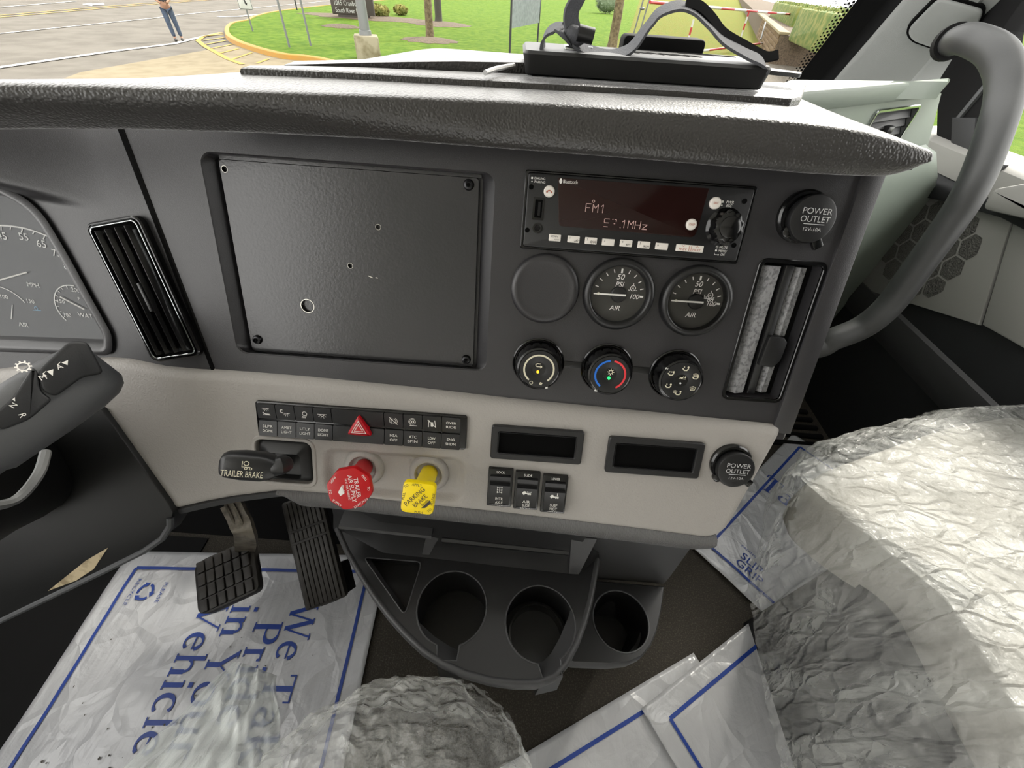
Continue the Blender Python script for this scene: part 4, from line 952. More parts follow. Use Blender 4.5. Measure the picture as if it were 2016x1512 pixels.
# ================================================================ pedals
pd = thing('brake_pedal', 'brake pedal with a rounded black rubber pad of small blocks on a worn steel arm', 'pedal', (-.45, .22, .02))
bq = [hz(x, y, .12+dz) for x, y, dz in ((374, 1120, .0), (476, 1069, .02), (512, 1158, .0), (415, 1196, -.01))]
PO = (bq[0]+bq[1]+bq[2]+bq[3])/4
PF = Fr(PO, (bq[1]+bq[2]-bq[0]-bq[3]), (bq[0]+bq[1]-bq[2]-bq[3]))
if PF.n.z < 0: PF = Fr(PF.o, PF.u, -PF.v)
pw = ((bq[1]+bq[2]-bq[0]-bq[3]).length)/4*1.2; ph = ((bq[0]+bq[1]-bq[2]-bq[3]).length)/4*1.08
MB().prism(PF, rnd([(-pw, -ph*.82), (-pw*.7, -ph), (pw, -ph), (pw, ph), (-pw*.7, ph), (-pw, ph*.82)], .012), -.014, 0, .004).build('pad', 'rubber_black', pd)
blk = None
nc, nr = 6, 4
for i in range(nc):
    for j in range(nr):
        x = -pw+.006+(i+.5)*(2*pw-.012)/nc; y = -ph+.003+(j+.5)*(2*ph-.006)/nr
        sx_, sy_ = (2*pw-.012)/nc/2-.0012, (2*ph-.006)/nr/2-.001
        if blk is None:
            blk = MB().rbox(PF, x-sx_, x+sx_, y-sy_, y+sy_, -.001, .0045, .0015, .0012, 2).build('tread_block', 'rubber_black', pd); bx, by_ = x, y
        else:
            c = blk.copy(); COL.objects.link(c); c.parent = pd; c.location = PF.u*(x-bx)+PF.v*(y-by_)
ap_ = [hy(452, 985, .50), hy(462, 1010, .46), hy(478, 1050, .38), PF.P(pw*.45, ph*.8, -.004)]
MB().ribbon(crom([dep(455, 990, .62), dep(470, 1020, .62), dep(484, 1055, .625), PF.P(pw*.6, ph*.7, -.012)], 6), (1, .1, 0), .030, .008).build('arm', 'steel_worn', pd)
for i, (o_, ) in enumerate(((-.006,), (.006,))):
    MB().tube([p+Vector((o_, -.003, .004)) for p in crom([dep(455, 990, .62), dep(470, 1020, .62), dep(484, 1055, .625)], 6)], .0022, 6).build('arm_ridge', 'steel_worn', pd)
ac = thing('accelerator_pedal', 'long black ribbed rubber accelerator pedal right of the brake pedal', 'pedal', (-.29, .25, .0))
aq = [dep(553, 978, .70), dep(628, 978, .70), dep(684, 1180, .665), dep(598, 1200, .665)]
AO = (aq[0]+aq[1]+aq[2]+aq[3])/4; _av = (aq[0]+aq[1]-aq[2]-aq[3]).normalized(); _au = (aq[1]+aq[2]-aq[0]-aq[3]); _au = _au-_av*_au.dot(_av); AF = Fr(AO, _au, _av)
if AF.n.z < 0: AF = Fr(AF.o, AF.u, AF.v, -AF.n)
aw = (aq[1]+aq[2]-aq[0]-aq[3]).length/4; ah = (aq[0]+aq[1]-aq[2]-aq[3]).length/4
MB().rbox(AF, -aw, aw, -ah, ah, -.012, 0, .005, .003).build('treadle', 'rubber_black', ac)
for i in range(8):
    x = -aw+.005+(i+.5)*(2*aw-.01)/8
    for (y0, y1) in ((-ah+.004, ah*.18), (ah*.22, ah*.40), (ah*.44, ah-.003)):
        MB().rbox(AF, x-.0032, x+.0032, y0, y1, -.001, .004, .001, .001, 2).build('rib', 'rubber_black', ac)
# ================================================================ steering column, knee panel, selector stalk
kn_ = thing('knee_panel', 'dark knee panel with a pale lower rim and a tan sticker below the column', 'panel', GR.P(-.45, -.25, 0))
KQ = [(198, 806), (262, 895), (331, 992), (340, 1010), (334, 1035), (318, 1060), (282, 1085), (200, 1126), (100, 1174), (0, 1222), (-160, 1295), (-420, 1300), (-420, 760), (60, 760)]
KP = [GR.px(x, y, .006) for x, y in KQ]
MB().prism(GR, KP, -.02, .006, .002).build('panel', 'column_dark', kn_, smooth=30)
MB().tube([GR.P(*GR.px(x, y, .006), .005) for x, y in ((334, 1020), (334, 1036), (318, 1061), (282, 1086), (200, 1127), (100, 1175), (0, 1223), (-160, 1297))], .0035, 8).build('lower_rim', 'rubber_grey', kn_)
a = [GR.px(x, y, .0065) for x, y in ((95, 1163), (170, 1103), (213, 1078), (185, 1120), (150, 1143))]
MB().face(GR, a, .0068).build('sticker', 'sticker_tan', kn_, label='tan paper sticker')
sc = thing('steering_column', 'black steering column shroud below the selector stalk at the left edge', 'steering column', (-.47, .14, .40))
R = []
ax0, ax1 = dep(60, 915, .44), dep(-260, 1030, .27)
axd = (ax1-ax0)
SFm = Fr(ax0, (1, 0, 0), axd.cross(Vector((1, 0, 0))))
nrm = axd.normalized(); uu = Vector((0, 0, 1)); uu = (uu-nrm*uu.dot(nrm)).normalized(); vv = nrm.cross(uu)
for s_, rd, rz_ in ((-.25, .045, .05), (0, .055, .056), (.25, .060, .058), (.5, .058, .056), (.8, .060, .058), (1.2, .064, .06)):
    c = ax0+axd*s_+Vector((-.02, 0, -.006)); R.append([c+uu*rz_*math.copysign(abs(math.cos(t))**.8, math.cos(t))+vv*rd*math.copysign(abs(math.sin(t))**.8, math.sin(t)) for t in [2*math.pi*i/28 for i in range(28)]])
MB().loft(R).build('shroud', 'column_dark', sc, smooth=60)
tb_ = [dep(-40, 1000, .20), dep(30, 985, .215), dep(75, 935, .225), dep(90, 890, .235)]
MB().tube(crom(tb_, 5), .0025, 8).build('shroud_seam', 'handle_grey', sc)
stk = thing('selector_stalk', 'fat dark grey gear selector stalk with white arrows and M and A marks', 'stalk', dep(120, 800, .33))
e0, e1 = dep(172, 728, .345), dep(-60, 880, .30)
axs = (e1-e0); SLn = axs.length; un = axs.normalized()
nv = -(_f); nv = (ray(90, 790)*-1); nv = (nv-un*nv.dot(un)).normalized(); wv = nv.cross(un)      # nv faces the seat, wv across
SK = Fr(e0, un, wv, nv)
# across-profile half widths measured along the stalk
R = []
for s_, wT, wB, tn in ((-.012, .014, .018, .010), (-.008, .019, .024, .016), (0, .022, .028, .020), (.015, .0235, .0300, .023), (.04, .0235, .0300, .024), (.08, .022, .0285, .024), (SLn, .020, .026, .024), (SLn+.05, .019, .025, .023)):
    ring = []
    for i in range(28):
        t = 2*math.pi*i/28; cx = math.copysign(abs(math.cos(t))**.62, math.cos(t)); sx_ = math.copysign(abs(math.sin(t))**.62, math.sin(t))
        ring.append(SK.P(s_, (wT if cx < 0 else wB)*cx, tn*sx_))
    R.append(ring)
MB().loft(R).build('body', 'rubber_grey', stk, smooth=60)
# which side is up in the picture?
upS = -1 if SK.v.z > 0 else 1
def sk(x, y, c=.026): return SK.px(x, y, c)
tg = [sk(*q) for q in ((75, 728), (135, 672), (172, 672), (205, 735), (163, 742), (108, 782), (82, 768))]
MB().prism(SK, rnd(tg, .004), .014, .0265, .002).build('toggle', 'door_dark', stk, smooth=50)
tg = [sk(*q) for q in ((22, 785), (64, 722), (74, 732), (82, 772), (106, 786), (60, 826), (0, 850), (-20, 820))]
MB().prism(SK, rnd(tg, .004), .014, .0250, .002).build('rotary_ring', 'door_dark', stk, smooth=50)
m = MB()
def prt(pts, c=.0268): m.face(SK, [SK.px(x, y, c) for x, y in pts], c)
prt([(92, 731), (105, 727), (104, 740)]); prt([(121, 714), (134, 709), (133, 719)])
for x, y in ((89, 736), (118, 718)): prt([(x, y-5), (x+2, y-6), (x-3, y), (x+4, y+4), (x+2, y+5), (x-6, y)])
fM = Fr(SK.P(*sk(84, 744), .0268), _rt, _up, None); 
def tpx(t, q, h, ang, c=.0268):
    p = SK.P(*SK.px(*q, c), c); a_ = math.radians(ang); u_ = _rt*math.cos(a_)+_up*math.sin(a_); u_ = (u_-SK.n*u_.dot(SK.n)).normalized(); m.text(Fr(p, u_, SK.n.cross(u_), SK.n), t, 0, 0, h, .0002)
tpx('M', (84, 743), .0036, 20); tpx('A', (117, 722), .0036, 20)
prt([(24, 787), (29, 782), (30, 790)], .0254); tpx('N', (26, 798), .0032, 40, .0254); tpx('R', (45, 818), .0036, -60, .0254)
m.build('marks', 'white_print', stk)
m = MB(); p = SK.px(46, 722, .022)
m.arc(SK, p[0], p[1], .0026, .0034, 0, 360, .0236, 18)
for i in range(10): t = 2*math.pi*i/10; m.strip(SK, [(p[0]+.0032*math.cos(t), p[1]+.0032*math.sin(t)), (p[0]+.0044*math.cos(t), p[1]+.0044*math.sin(t))], .0010, .0236)
m.build('gear_symbol', 'white_print', stk)
struct(MB().loft([[Vector((x, .335, -.01)), Vector((x, .60, .30)), Vector((x, .70, .50)), Vector((x, .74, .50)), Vector((x, .74, -.01))] for x in (-1.02, -.21)]), 'toe_board', 'black_matt')
struct(MB().box(FLAT, -1.02, -.60, -.75, .335, -.004, .003), 'floor_shade', 'black_matt')  # black strip: seat and door shadow put into the floor colour
MB().box(AF, -aw*.4, aw*.4, -ah-.002, -ah+.05, -.09, -.011).build('hinge_block', 'black_matt', ac)
MB().tube([dep(455, 990, .62), dep(450, 985, .80), Vector((-.56, .66, .42))], .008, 8).build('arm_root', 'steel_worn', pd)
# ================================================================ floor papers
def hgt(x, y, k): return .004+.0035*(noise.noise(Vector((x*7, y*7, k)))+.5*noise.noise(Vector((x*19, y*19, k+3)))+1.0)
# a small serif alphabet in strokes: (x0,y0,x1,y1,width) bars and ('o',cx,cy,rx,ry,thick,thin,a0,a1) bows
GL = {
 'W': (1.25, [(.08, 1, .38, 0, .15), (.38, 0, .62, 1, .06), (.62, 1, .88, 0, .15), (.88, 0, 1.15, 1, .06)], [(0, 1, .24), (.52, 1, .22), (1.03, 1, .22)]),
 'V': (.95, [(.08, 1, .45, 0, .16), (.45, 0, .85, 1, .06)], [(0, 1, .28), (.72, 1, .24)]),
 'Y': (.92, [(.08, 1, .45, .45, .15), (.45, .45, .82, 1, .06), (.45, 0, .45, .48, .15)], [(0, 1, .26), (.70, 1, .22), (.30, 0, .30)]),
 'T': (.85, [(.42, 0, .42, 1, .16), (.04, .975, .80, .975, .05), (.05, 1, .05, .78, .05), (.79, 1, .79, .78, .05)], [(.27, 0, .30)]),
 'P': (.80, [(.20, 0, .20, 1, .16), (.20, .97, .45, .97, .05), (.20, .49, .45, .49, .05), ('o', .45, .73, .27, .265, .16, .05, -90, 90)], [(.04, 0, .34), (.04, 1, .22)]),
 'e': (.62, [('o', .31, .34, .27, .34, .14, .05, 20, 320), (.10, .38, .55, .38, .05)], []),
 'a': (.66, [('o', .28, .20, .22, .20, .13, .05, 20, 380), (.46, 0, .46, .50, .14), ('o', .30, .48, .18, .19, .06, .06, 0, 160), (.46, .03, .60, .03, .06)], []),
 'k': (.75, [(.16, 0, .16, 1.02, .14), (.20, .28, .54, .66, .06), (.30, .38, .62, 0, .14)], [(.02, 0, .28), (.44, 0, .30), (.03, 1.02, .14), (.42, .66, .24)]),
 'r': (.52, [(.16, 0, .16, .68, .14), ('o', .32, .50, .16, .17, .06, .06, 40, 170), (.38, .60, .46, .60, .12)], [(.02, 0, .30), (.03, .68, .14)]),
 'i': (.34, [(.16, 0, .16, .68, .14), (.16, .86, .16, 1.0, .15)], [(.02, 0, .28), (.03, .68, .14)]),
 'l': (.34, [(.16, 0, .16, 1.02, .14)], [(.02, 0, .28), (.03, 1.02, .14)]),
 'd': (.72, [(.54, 0, .54, 1.02, .14), ('o', .31, .33, .26, .33, .13, .05, 60, 300)], [(.54, 0, .16), (.40, 1.02, .14)]),
 'n': (.74, [(.16, 0, .16, .68, .14), (.56, 0, .56, .48, .14), ('o', .38, .46, .20, .21, .08, .08, 0, 165)], [(.02, 0, .28), (.42, 0, .28), (.03, .68, .14)]),
 'h': (.74, [(.16, 0, .16, 1.02, .14), (.56, 0, .56, .48, .14), ('o', .38, .46, .20, .21, .08, .08, 0, 165)], [(.02, 0, .28), (.42, 0, .28), (.03, 1.02, .14)]),
 'u': (.74, [(.16, .20, .16, .68, .14), (.56, 0, .56, .68, .14), ('o', .34, .21, .20, .21, .08, .08, 180, 345)], [(.03, .68, .14), (.42, .68, .14), (.56, 0, .16)]),
 'o': (.68, [('o', .33, .34, .30, .34, .14, .05, 0, 360)], []),
 'c': (.58, [('o', .31, .34, .27, .34, .14, .05, 45, 315)], []),
 ' ': (.34, [], [])}
def serif(mb, s, fr, x, y, h, c):
    for ch in s:
        w, bars, feet = GL[ch]
        for b_ in bars:
            if b_[0] == 'o':
                _, cx, cy, rx, ry, tk, tn, a0, a1 = b_; n = 20; V = []
                for i in range(n+1):
                    t = math.radians(a0+(a1-a0)*i/n); th = tn+(tk-tn)*abs(math.cos(t))
                    for k in (1, -1): V.append(c(fr, x+(cx+(rx-.03)*math.cos(t)+k*th/2*math.cos(t))*h, y+(cy+(ry-.03)*math.sin(t)+k*th/2*math.sin(t))*h))
                mb.add(V, [(2*i, 2*i+1, 2*i+3, 2*i+2) for i in range(n)])
            else:
                x0, y0, x1, y1, tw = b_; n = 6
                hor = abs(y1-y0) < .01; dx, dy = (0, tw/2) if hor else (tw/2, 0); V = []
                for i in range(n+1):
                    t = i/n; px_, py_ = x0+(x1-x0)*t, y0+(y1-y0)*t
                    V += [c(fr, x+(px_-dx)*h, y+(py_-dy)*h), c(fr, x+(px_+dx)*h, y+(py_+dy)*h)]
                mb.add(V, [(2*i, 2*i+1, 2*i+3, 2*i+2) for i in range(n)])
        for fx, fy, fw in feet:
            k = .045; yy = fy if fy < .05 else fy-k
            mb.add([c(fr, x+fx*h, y+yy*h), c(fr, x+(fx+fw)*h, y+yy*h), c(fr, x+(fx+fw)*h, y+(yy+k)*h), c(fr, x+fx*h, y+(yy+k)*h)], [(0, 1, 2, 3)])
        x += (w+.03)*h
    return x
def paper(label, o, ux, uy, w, l, seed, lines, lift=0, border=.032, logo=None, thick=.0008):
    """paper mat: o its corner, ux along the short side, uy along the long side"""
    fr = Fr((o[0], o[1], 0), (ux[0], ux[1], 0), (uy[0], uy[1], 0), (0, 0, 1))
    u2 = Vector((fr.u.x, fr.u.y)); v2 = Vector((uy[0], uy[1])).normalized()
    def c(f, a, b, dz=.0016):
        p = fr.o+Vector((u2.x*a+v2.x*b, u2.y*a+v2.y*b, 0)); p.z = hgt(p.x, p.y, seed)+lift+dz; return p
    t = thing('paper_floor_mat', label, 'floor mat', fr.o+Vector((u2.x*w/2+v2.x*l/2, u2.y*w/2+v2.y*l/2, lift)), 'paper floor mats')
    MB().grid(lambda s, r: c(fr, s*w, r*l, 0), 70, 84).build('sheet', 'mat_white', t, smooth=180, solid=thick)
    bd = MB(); e = border
    for (a0, b0), (a1, b1) in (((e, e), (w-e, e)), ((w-e, e), (w-e, l-e)), ((w-e, l-e), (e, l-e)), ((e, l-e), (e, e))):
        n = 60; V = []; dx, dy = (0, .0028) if abs(b1-b0) < 1e-6 else (.0028, 0)
        for i in range(n+1):
            s = i/n; a_, b_ = a0+(a1-a0)*s, b0+(b1-b0)*s; V += [c(fr, a_-dx, b_-dy), c(fr, a_+dx, b_+dy)]
        bd.add(V, [(2*i, 2*i+1, 2*i+3, 2*i+2) for i in range(n)])
    bd.build('border', 'mat_blue', t, recalc=False)
    for tx, a, b, h, rot in lines:
        x_ = 0
        for wd_ in tx.split(' '):
            m = MB(); x_ = serif(m, wd_, fr, x_, 0, h, (lambda f, x, y: c(f, a+y, b+x)) if rot > 0 else (lambda f, x, y: c(f, a-x, b-y)))+.34*h; m.build('printing', 'mat_blue', t, recalc=False)
    if logo: logo(t, fr, c)
    return t, fr, c
# driver's mat (text runs towards the seat)
A0 = hz(262, 1088, 0); A1 = hz(700, 1096, 0); A2 = hz(742, 1230, 0)
ux = Vector((.50, -.03)); uy = Vector((.02, -1))
uxn = ux.normalized(); 
ua = Vector((A1.x-A0.x, A1.y-A0.y)).normalized(); ub = Vector((ua.y, -ua.x))
def recyc(t, fr, c):
    m = MB(); a0, b0 = .075, .075
    for k in range(3):
        an = math.radians(90+120*k); p = [(a0+.013*math.cos(an+d_), b0+.013*math.sin(an+d_)) for d_ in (-.75, -.3, .3, .6)]
        V = []
        for i, (x, y) in enumerate(p):
            r = Vector((x-a0, y-b0)).normalized()*.0022; V += [c(fr, x-r.x, y-r.y), c(fr, x+r.x, y+r.y)]
        m.add(V, [(2*i, 2*i+1, 2*i+3, 2*i+2) for i in range(3)])
        e_ = (a0+.013*math.cos(an+.6), b0+.013*math.sin(an+.6)); d_ = Vector((-math.sin(an+.6), math.cos(an+.6))); n_ = Vector((-d_.y, d_.x))
        m.add([c(fr, e_[0]+n_.x*.005, e_[1]+n_.y*.005), c(fr, e_[0]-n_.x*.005, e_[1]-n_.y*.005), c(fr, e_[0]+d_.x*.008, e_[1]+d_.y*.008)], [(0, 1, 2)])
    for tx, dx in (('PLEASE', .026), ('RECYCLE', -.026)):
        V, F_ = _glyphs(tx); k = .006/_CAP; xm = max(v[0] for v in V)/2
        m.add([c(fr, a0+dx-v[1]*k*-1, b0+(v[0]-xm)*k*1.3) for v in V], F_)
    m.build('recycling_mark', 'mat_blue', t, recalc=False)
    g = MB(); rg = random.Random(3)
    for i in range(170):
        a_, b_ = rg.uniform(.03, .46), rg.triangular(.10, .56, .5); r = rg.uniform(.0006, .0022)
        if i < 40: a_, b_ = rg.gauss(.06, .03), rg.gauss(.47, .05)
        k = rg.randint(5, 7); g.add([c(fr, a_+r*rg.uniform(.5, 1.3)*math.cos(6.283*j/k), b_+r*rg.uniform(.5, 1.6)*math.sin(6.283*j/k), .002) for j in range(k)], [tuple(range(k))])
    ob = g.build('grit', 'mat_grime', t, recalc=False); ob['kind'] = 'stuff'
R90 = math.pi/2
paper('white paper floor mat with blue lettering under the pedals', (A0.x, A0.y), ua, ub, .505, .62, 1.0,
      [('We Take', .350, .090, .048, R90), ('Pride', .296, .120, .048, R90), ('in Your', .242, .094, .048, R90), ('Vehicle', .188, .092, .048, R90)], logo=recyc)
# passenger footwell mat
def slip(t, fr, c):
    for tx, a_, b_, hh in (('SLIP', .062, .115, .016), ('GRIP', .042, .115, .016), ('DRIVING', .086, .105, .005)):
        m = MB(); V, F_ = _glyphs(tx); k = hh/_CAP
        m.add([c(fr, a_+v[1]*k+.0, b_-v[0]*k*1.2+.02 if False else b_+v[0]*k*1.15-.03) for v in V], F_)
        m.build('printing', 'mat_blue', t, recalc=False)
B0_ = hz(1352, 1072, 0); B1_ = hz(1493, 1203, 0); B2_ = hz(1548, 868, 0)
du = Vector((B2_.x-B0_.x, B2_.y-B0_.y)).normalized(); dv_ = Vector((B1_.x-B0_.x, B1_.y-B0_.y)).normalized(); dv_ = (dv_-du*dv_.dot(du)).normalized()
paper('white paper floor mat beside the right corner of the dashboard', (B0_.x, B0_.y), du, dv_, .50, .60, 2.0, [('Take', .262, .022, .050, R90)], logo=slip)
# two overlapping mats in front of the passenger seat
C0 = hz(1362, 1287, 0); C1 = hz(985, 1512, 0); cu = Vector((C1.x-C0.x, C1.y-C0.y)).normalized(); cv = Vector((-cu.y, cu.x)); cv = cv if cv.x > 0 and cv.y < .5 else -cv
cv = Vector((.35, -1)); cv = (cv-cu*cv.dot(cu)).normalized()
paper('white paper floor mat partly under another one in the middle of the cab floor', (C0.x, C0.y), cu, cv, .52, .55, 3.0, [], lift=.001)
E0 = hz(1502, 1203, 0); E1 = hz(1235, 1415, 0); eu = Vector((E1.x-E0.x, E1.y-E0.y)).normalized(); ev = Vector((.35, -1)); ev = (ev-eu*ev.dot(eu)).normalized()
E0v = Vector((E0.x, E0.y))-eu*.18
paper('white paper floor mat lying uppermost beside the wrapped passenger seat', tuple(E0v), eu, ev, .50, .55, 4.0, [('We Take', .45, .20, .055, -1)], lift=.010)
# ================================================================ passenger end of the dashboard
VZ = .755
p0, p1 = hz(1640, 208, VZ), hz(1852, 184, VZ)
vd = Vector((p1.x-p0.x, p1.y-p0.y, 0)).normalized()
VP = Fr(p0, vd, (0, 0, 1))
if VP.n.y > 0: VP = Fr(p0, vd, (0, 0, 1), -VP.n)
ve_ = thing('passenger_vent_panel', 'silver vent panel with a projecting ledge at the passenger end of the dashboard', 'panel', VP.P(.15, -.2, 0))
f = lambda x, y, c=0: VP.px(x, y, c)
pl = [f(1560, 205), f(1640, 208), f(1852, 186), f(1828, 283), f(1760, 300), f(1560, 300)]
lo_ = f(1830, 283); w_ = f(1852, 186)[0]
vq = [f(1733, 221, .004), f(1816, 207, .004), f(1808, 270, .004), f(1731, 262, .004)]
vx0, vx1 = vq[0][0]-.006, vq[1][0]; vy1 = (vq[0][1]+vq[1][1])/2; vy0 = vq[2][1]-.004
vo = rr(vx0, vx1, vy0, vy1, .006)
MB().holed(VP, [(-.16, -.13), (lo_[0], lo_[1]-.004), (w_, 0), (-.16, .01)], [vo], 0).loft([[VP.P(x, y, c) for x, y in o] for o, c in ((vo, 0), (vo, -.03))], False, True).build('face', 'silver_green', ve_, recalc=False)
# ledge over the vent
lq = [hz(1597, 184, VZ+.024), hz(1868, 164, VZ+.024)]
LZ_ = VZ+.024
le = [f(1600, 186, .02), f(1868, 166, .02)]
ar_ = f(1866, 166, .018)[0]
fe = [VP.P(-.20, .023, .016), VP.P(ar_, .023, .016)]
be = [hz(1866, 160.5, LZ_), hz(1560, 157, LZ_)]
R = []
for s in range(9):
    t = s/8; a = -.20+(ar_+.20)*t; bk = be[1].lerp(be[0], t); fr_ = VP.P(a, .023, .014)
    R.append([VP.P(a, -.001, .000), VP.P(a, .000, .012), VP.P(a, .003, .015), VP.P(a, .019, .018), VP.P(a, .022, .017), fr_, bk, bk-Vector((0, 0, .02))])
MB().loft(R).build('ledge', 'silver_green', ve_, smooth=40)
# lower body curving away under the panel
rows = []
for q, c_ in (((1829, 282), .000), ((1834, 290), .004), ((1850, 300), .008), ((1852, 345), .010), ((1838, 402), .010), ((1802, 475), .006), ((1748, 560), .000), ((1692, 636), -.010), ((1640, 700), -.022), ((1580, 780), -.04)):
    a_, b_ = f(*q, c_); rows.append([VP.P(-.33, b_, c_-.03), VP.P(-.15, b_, c_-.01), VP.P(a_-.06, b_, c_+.002), VP.P(a_-.016, b_, c_+.001), VP.P(a_-.004, b_, c_-.004), VP.P(a_, b_, c_-.014), VP.P(a_, b_, c_-.22)])
MB().loft(rows, closed=False).build('lower_body', 'silver_green', ve_, smooth=60)
av = thing('air_vent', 'small air vent with horizontal vanes and a bright frame at the passenger end', 'vent', VP.P((vx0+vx1)/2, vy0, -.02))
MB().frame(VP, rr(vx0-.002, vx1+.002, vy0-.002, vy1+.002, .007), rr(vx0+.003, vx1-.003, vy0+.003, vy1-.003, .004), -.01, .0035, .0012, -.02).build('frame', 'vent_chrome', av)
MB().box(VP, vx0, vx1, vy0, vy1, -.029, -.027).build('vent_floor', 'void_black', av)
for i in range(4):
    y = vy0+(vy1-vy0)*(.14+.22*i); g = Fr(VP.P((vx0+vx1)/2, y, -.004), VP.u, VP.v, VP.n).tilt(-28, 0); hw = (vx1-vx0)/2-.004
    MB().rbox(g, -hw, hw, -.006, .006, -.0008, .0008, .0004, .0003).build('vane', 'handle_grey', av)
g = VP.at((vx0+vx1)/2+.005, (vy0+vy1)/2-.002, .002); MB().rbox(g, -.009, .009, -.005, .005, -.012, .004, .001, .001).build('adjuster', 'black_plastic', av)
# ================================================================ windscreen pillar, grab handle
B_l, B_r = hx(1640, 160, .74), hx(1852, 160, .92)
def lean(B, px, k):
    """point on the line of sight of px reached from B by leaning back k per unit of height"""
    d = ray(*px); # B + s*(dx, -k, 1) = CAM + t*d  ->  y: B.y-k s = CAM.y+t d.y ; z: B.z+s = CAM.z+t d.z
    t = (B.y+k*B.z-k*CAM.z-CAM.y)/(d.y+k*d.z); return CAM+d*t
T_l, T_r = lean(B_l, (1812, -40), .55), lean(B_r, (2022, -40), .55)
ext = lambda B, T, s: B+(T-B)*s
pi_ = thing('pillar_trim', 'light grey trim of the right windscreen pillar behind the grab handle', 'pillar', B_l, kind='structure'); pi_.name = 'trim_1'
nrm = (T_l-B_l).cross(B_r-B_l).normalized(); nrm = nrm if nrm.y < 0 else -nrm
R = []
for s in (-.6, 0, .5, 1, 2.2):
    l, r = ext(B_l, T_l, s), ext(B_r, T_r, s); w = (r-l)
    R.append([l-nrm*.03, l+nrm*.002, l+w*.06+nrm*.008, l+w*.72+nrm*.012, l+w*.76+nrm*.007, r+nrm*.006, r-nrm*.03])
MB().loft(R).build('cover', 'pillar_grey', pi_, smooth=30)
PF_ = Fr(B_l, (B_r-B_l), (T_l-B_l)); PF_ = PF_ if PF_.n.y < 0 else Fr(PF_.o, PF_.u, PF_.v, -PF_.n)
sq_ = [PF_.px(x, y, .034) for x, y in ((1785, 62), (1848, -2), (1936, 22), (1928, 45), (1876, 106), (1858, 104), (1795, 82))]
MB().prism(PF_, rnd(sq_, .012), .002, .034, .004).build('handle_mount', 'pillar_grey', pi_, smooth=50)
MB().prism(PF_, inset(rnd(sq_, .012), -.004), .0, .027).build('mount_gap', 'void_black', pi_)
# black gasket between pillar and glass
R = []
for s in (-.6, 0, 1, 2.2):
    l = ext(B_l, T_l, s); w = (ext(B_r, T_r, s)-l).normalized(); R.append([l-w*.05-nrm*.03, l-w*.045-nrm*.006, l+w*.004-nrm*.002, l+w*.004-nrm*.04])
MB().loft(R).build('gasket', 'black_matt', pi_)
gh = thing('grab_handle', 'thick grey rubber grab handle bending down from the right pillar', 'handle', dep(1900, 380, .56))
gp_ = [dep(1872, 84, .66), dep(1898, 76, .63), dep(1930, 85, .61), dep(1962, 105, .59), dep(1979, 145, .58), dep(1977, 195, .575), dep(1958, 260, .57), dep(1930, 335, .57), dep(1905, 385, .575), dep(1875, 432, .59), dep(1815, 515, .62), dep(1760, 590, .65), dep(1725, 625, .665), dep(1690, 648, .68), dep(1640, 668, .69), dep(1600, 684, .70), Vector((.40, .56, .425)), Vector((.26, .53, .47))]
pp = crom(gp_, 6); rad = [.0195+.002*math.exp(-((i/6-4)/2.2)**2) for i in range(len(pp))]
MB().tube(pp, rad, 18).build('grip', 'handle_grey', gh, smooth=60)
MB().tube([pp[0]-(pp[4]-pp[0])*.15, pp[2]], .0245, 18).build('collar', 'black_matt', gh)
# ================================================================ passenger door
DX = .88
dr = bpy.data.objects.new('door_1', None); COL.objects.link(dr); dr.location = (DX, .75, 0); dr['kind'] = 'structure'
DF_ = Fr((DX, 0, 0), (0, -1, 0), (0, 0, 1), (-1, 0, 0))    # a = -Y, b = Z
d_ = lambda x, y, c=0: DF_.px(x, y, c)
sill = .655
MB().box(DF_, -1.12, 1.2, -.02, sill-.05, -.06, 0).build('door_panel', 'door_dark', dr)
MB().loft([[DF_.P(a, sill-.055, .0), DF_.P(a, sill-.05, .018), DF_.P(a, sill-.008, .020), DF_.P(a, sill, .012), DF_.P(a, sill+.006, -.05), DF_.P(a, sill-.055, -.05)] for a in (-1.12, 0, 1.2)]).build('window_sill', 'door_grey', dr, smooth=40)
# dark arm strip under the sill
MB().loft([[DF_.P(a, z, -.002), DF_.P(a, z+.003, .022), DF_.P(a, z+.022, .026), DF_.P(a, .606, .016), DF_.P(a, .61, -.002)] for a, z in ((-1.12, .520), (-1.06, .533), (-.916, .565), (-.777, .586), (.2, .59))]).build('arm_strip', 'door_dark', dr, smooth=40)
aq_ = [d_(*q, .045) for q in ((1932, 412), (1952, 372), (2030, 358), (2080, 440), (2010, 430))]
MB().prism(DF_, rnd(aq_, .01), .0, .046, .006).build('armrest', 'door_grey', dr)
sw_ = [d_(*q, .0) for q in ((1935, 345), (1985, 318), (2060, 330), (2000, 352))]
sp = [d_(*q, .006) for q in ((1700, 372), (1868, 395), (1993, 430), (1926, 640), (1690, 566))]
MB().prism(DF_, sp, .0, .006, .002).build('speaker_panel', 'door_grey', dr)
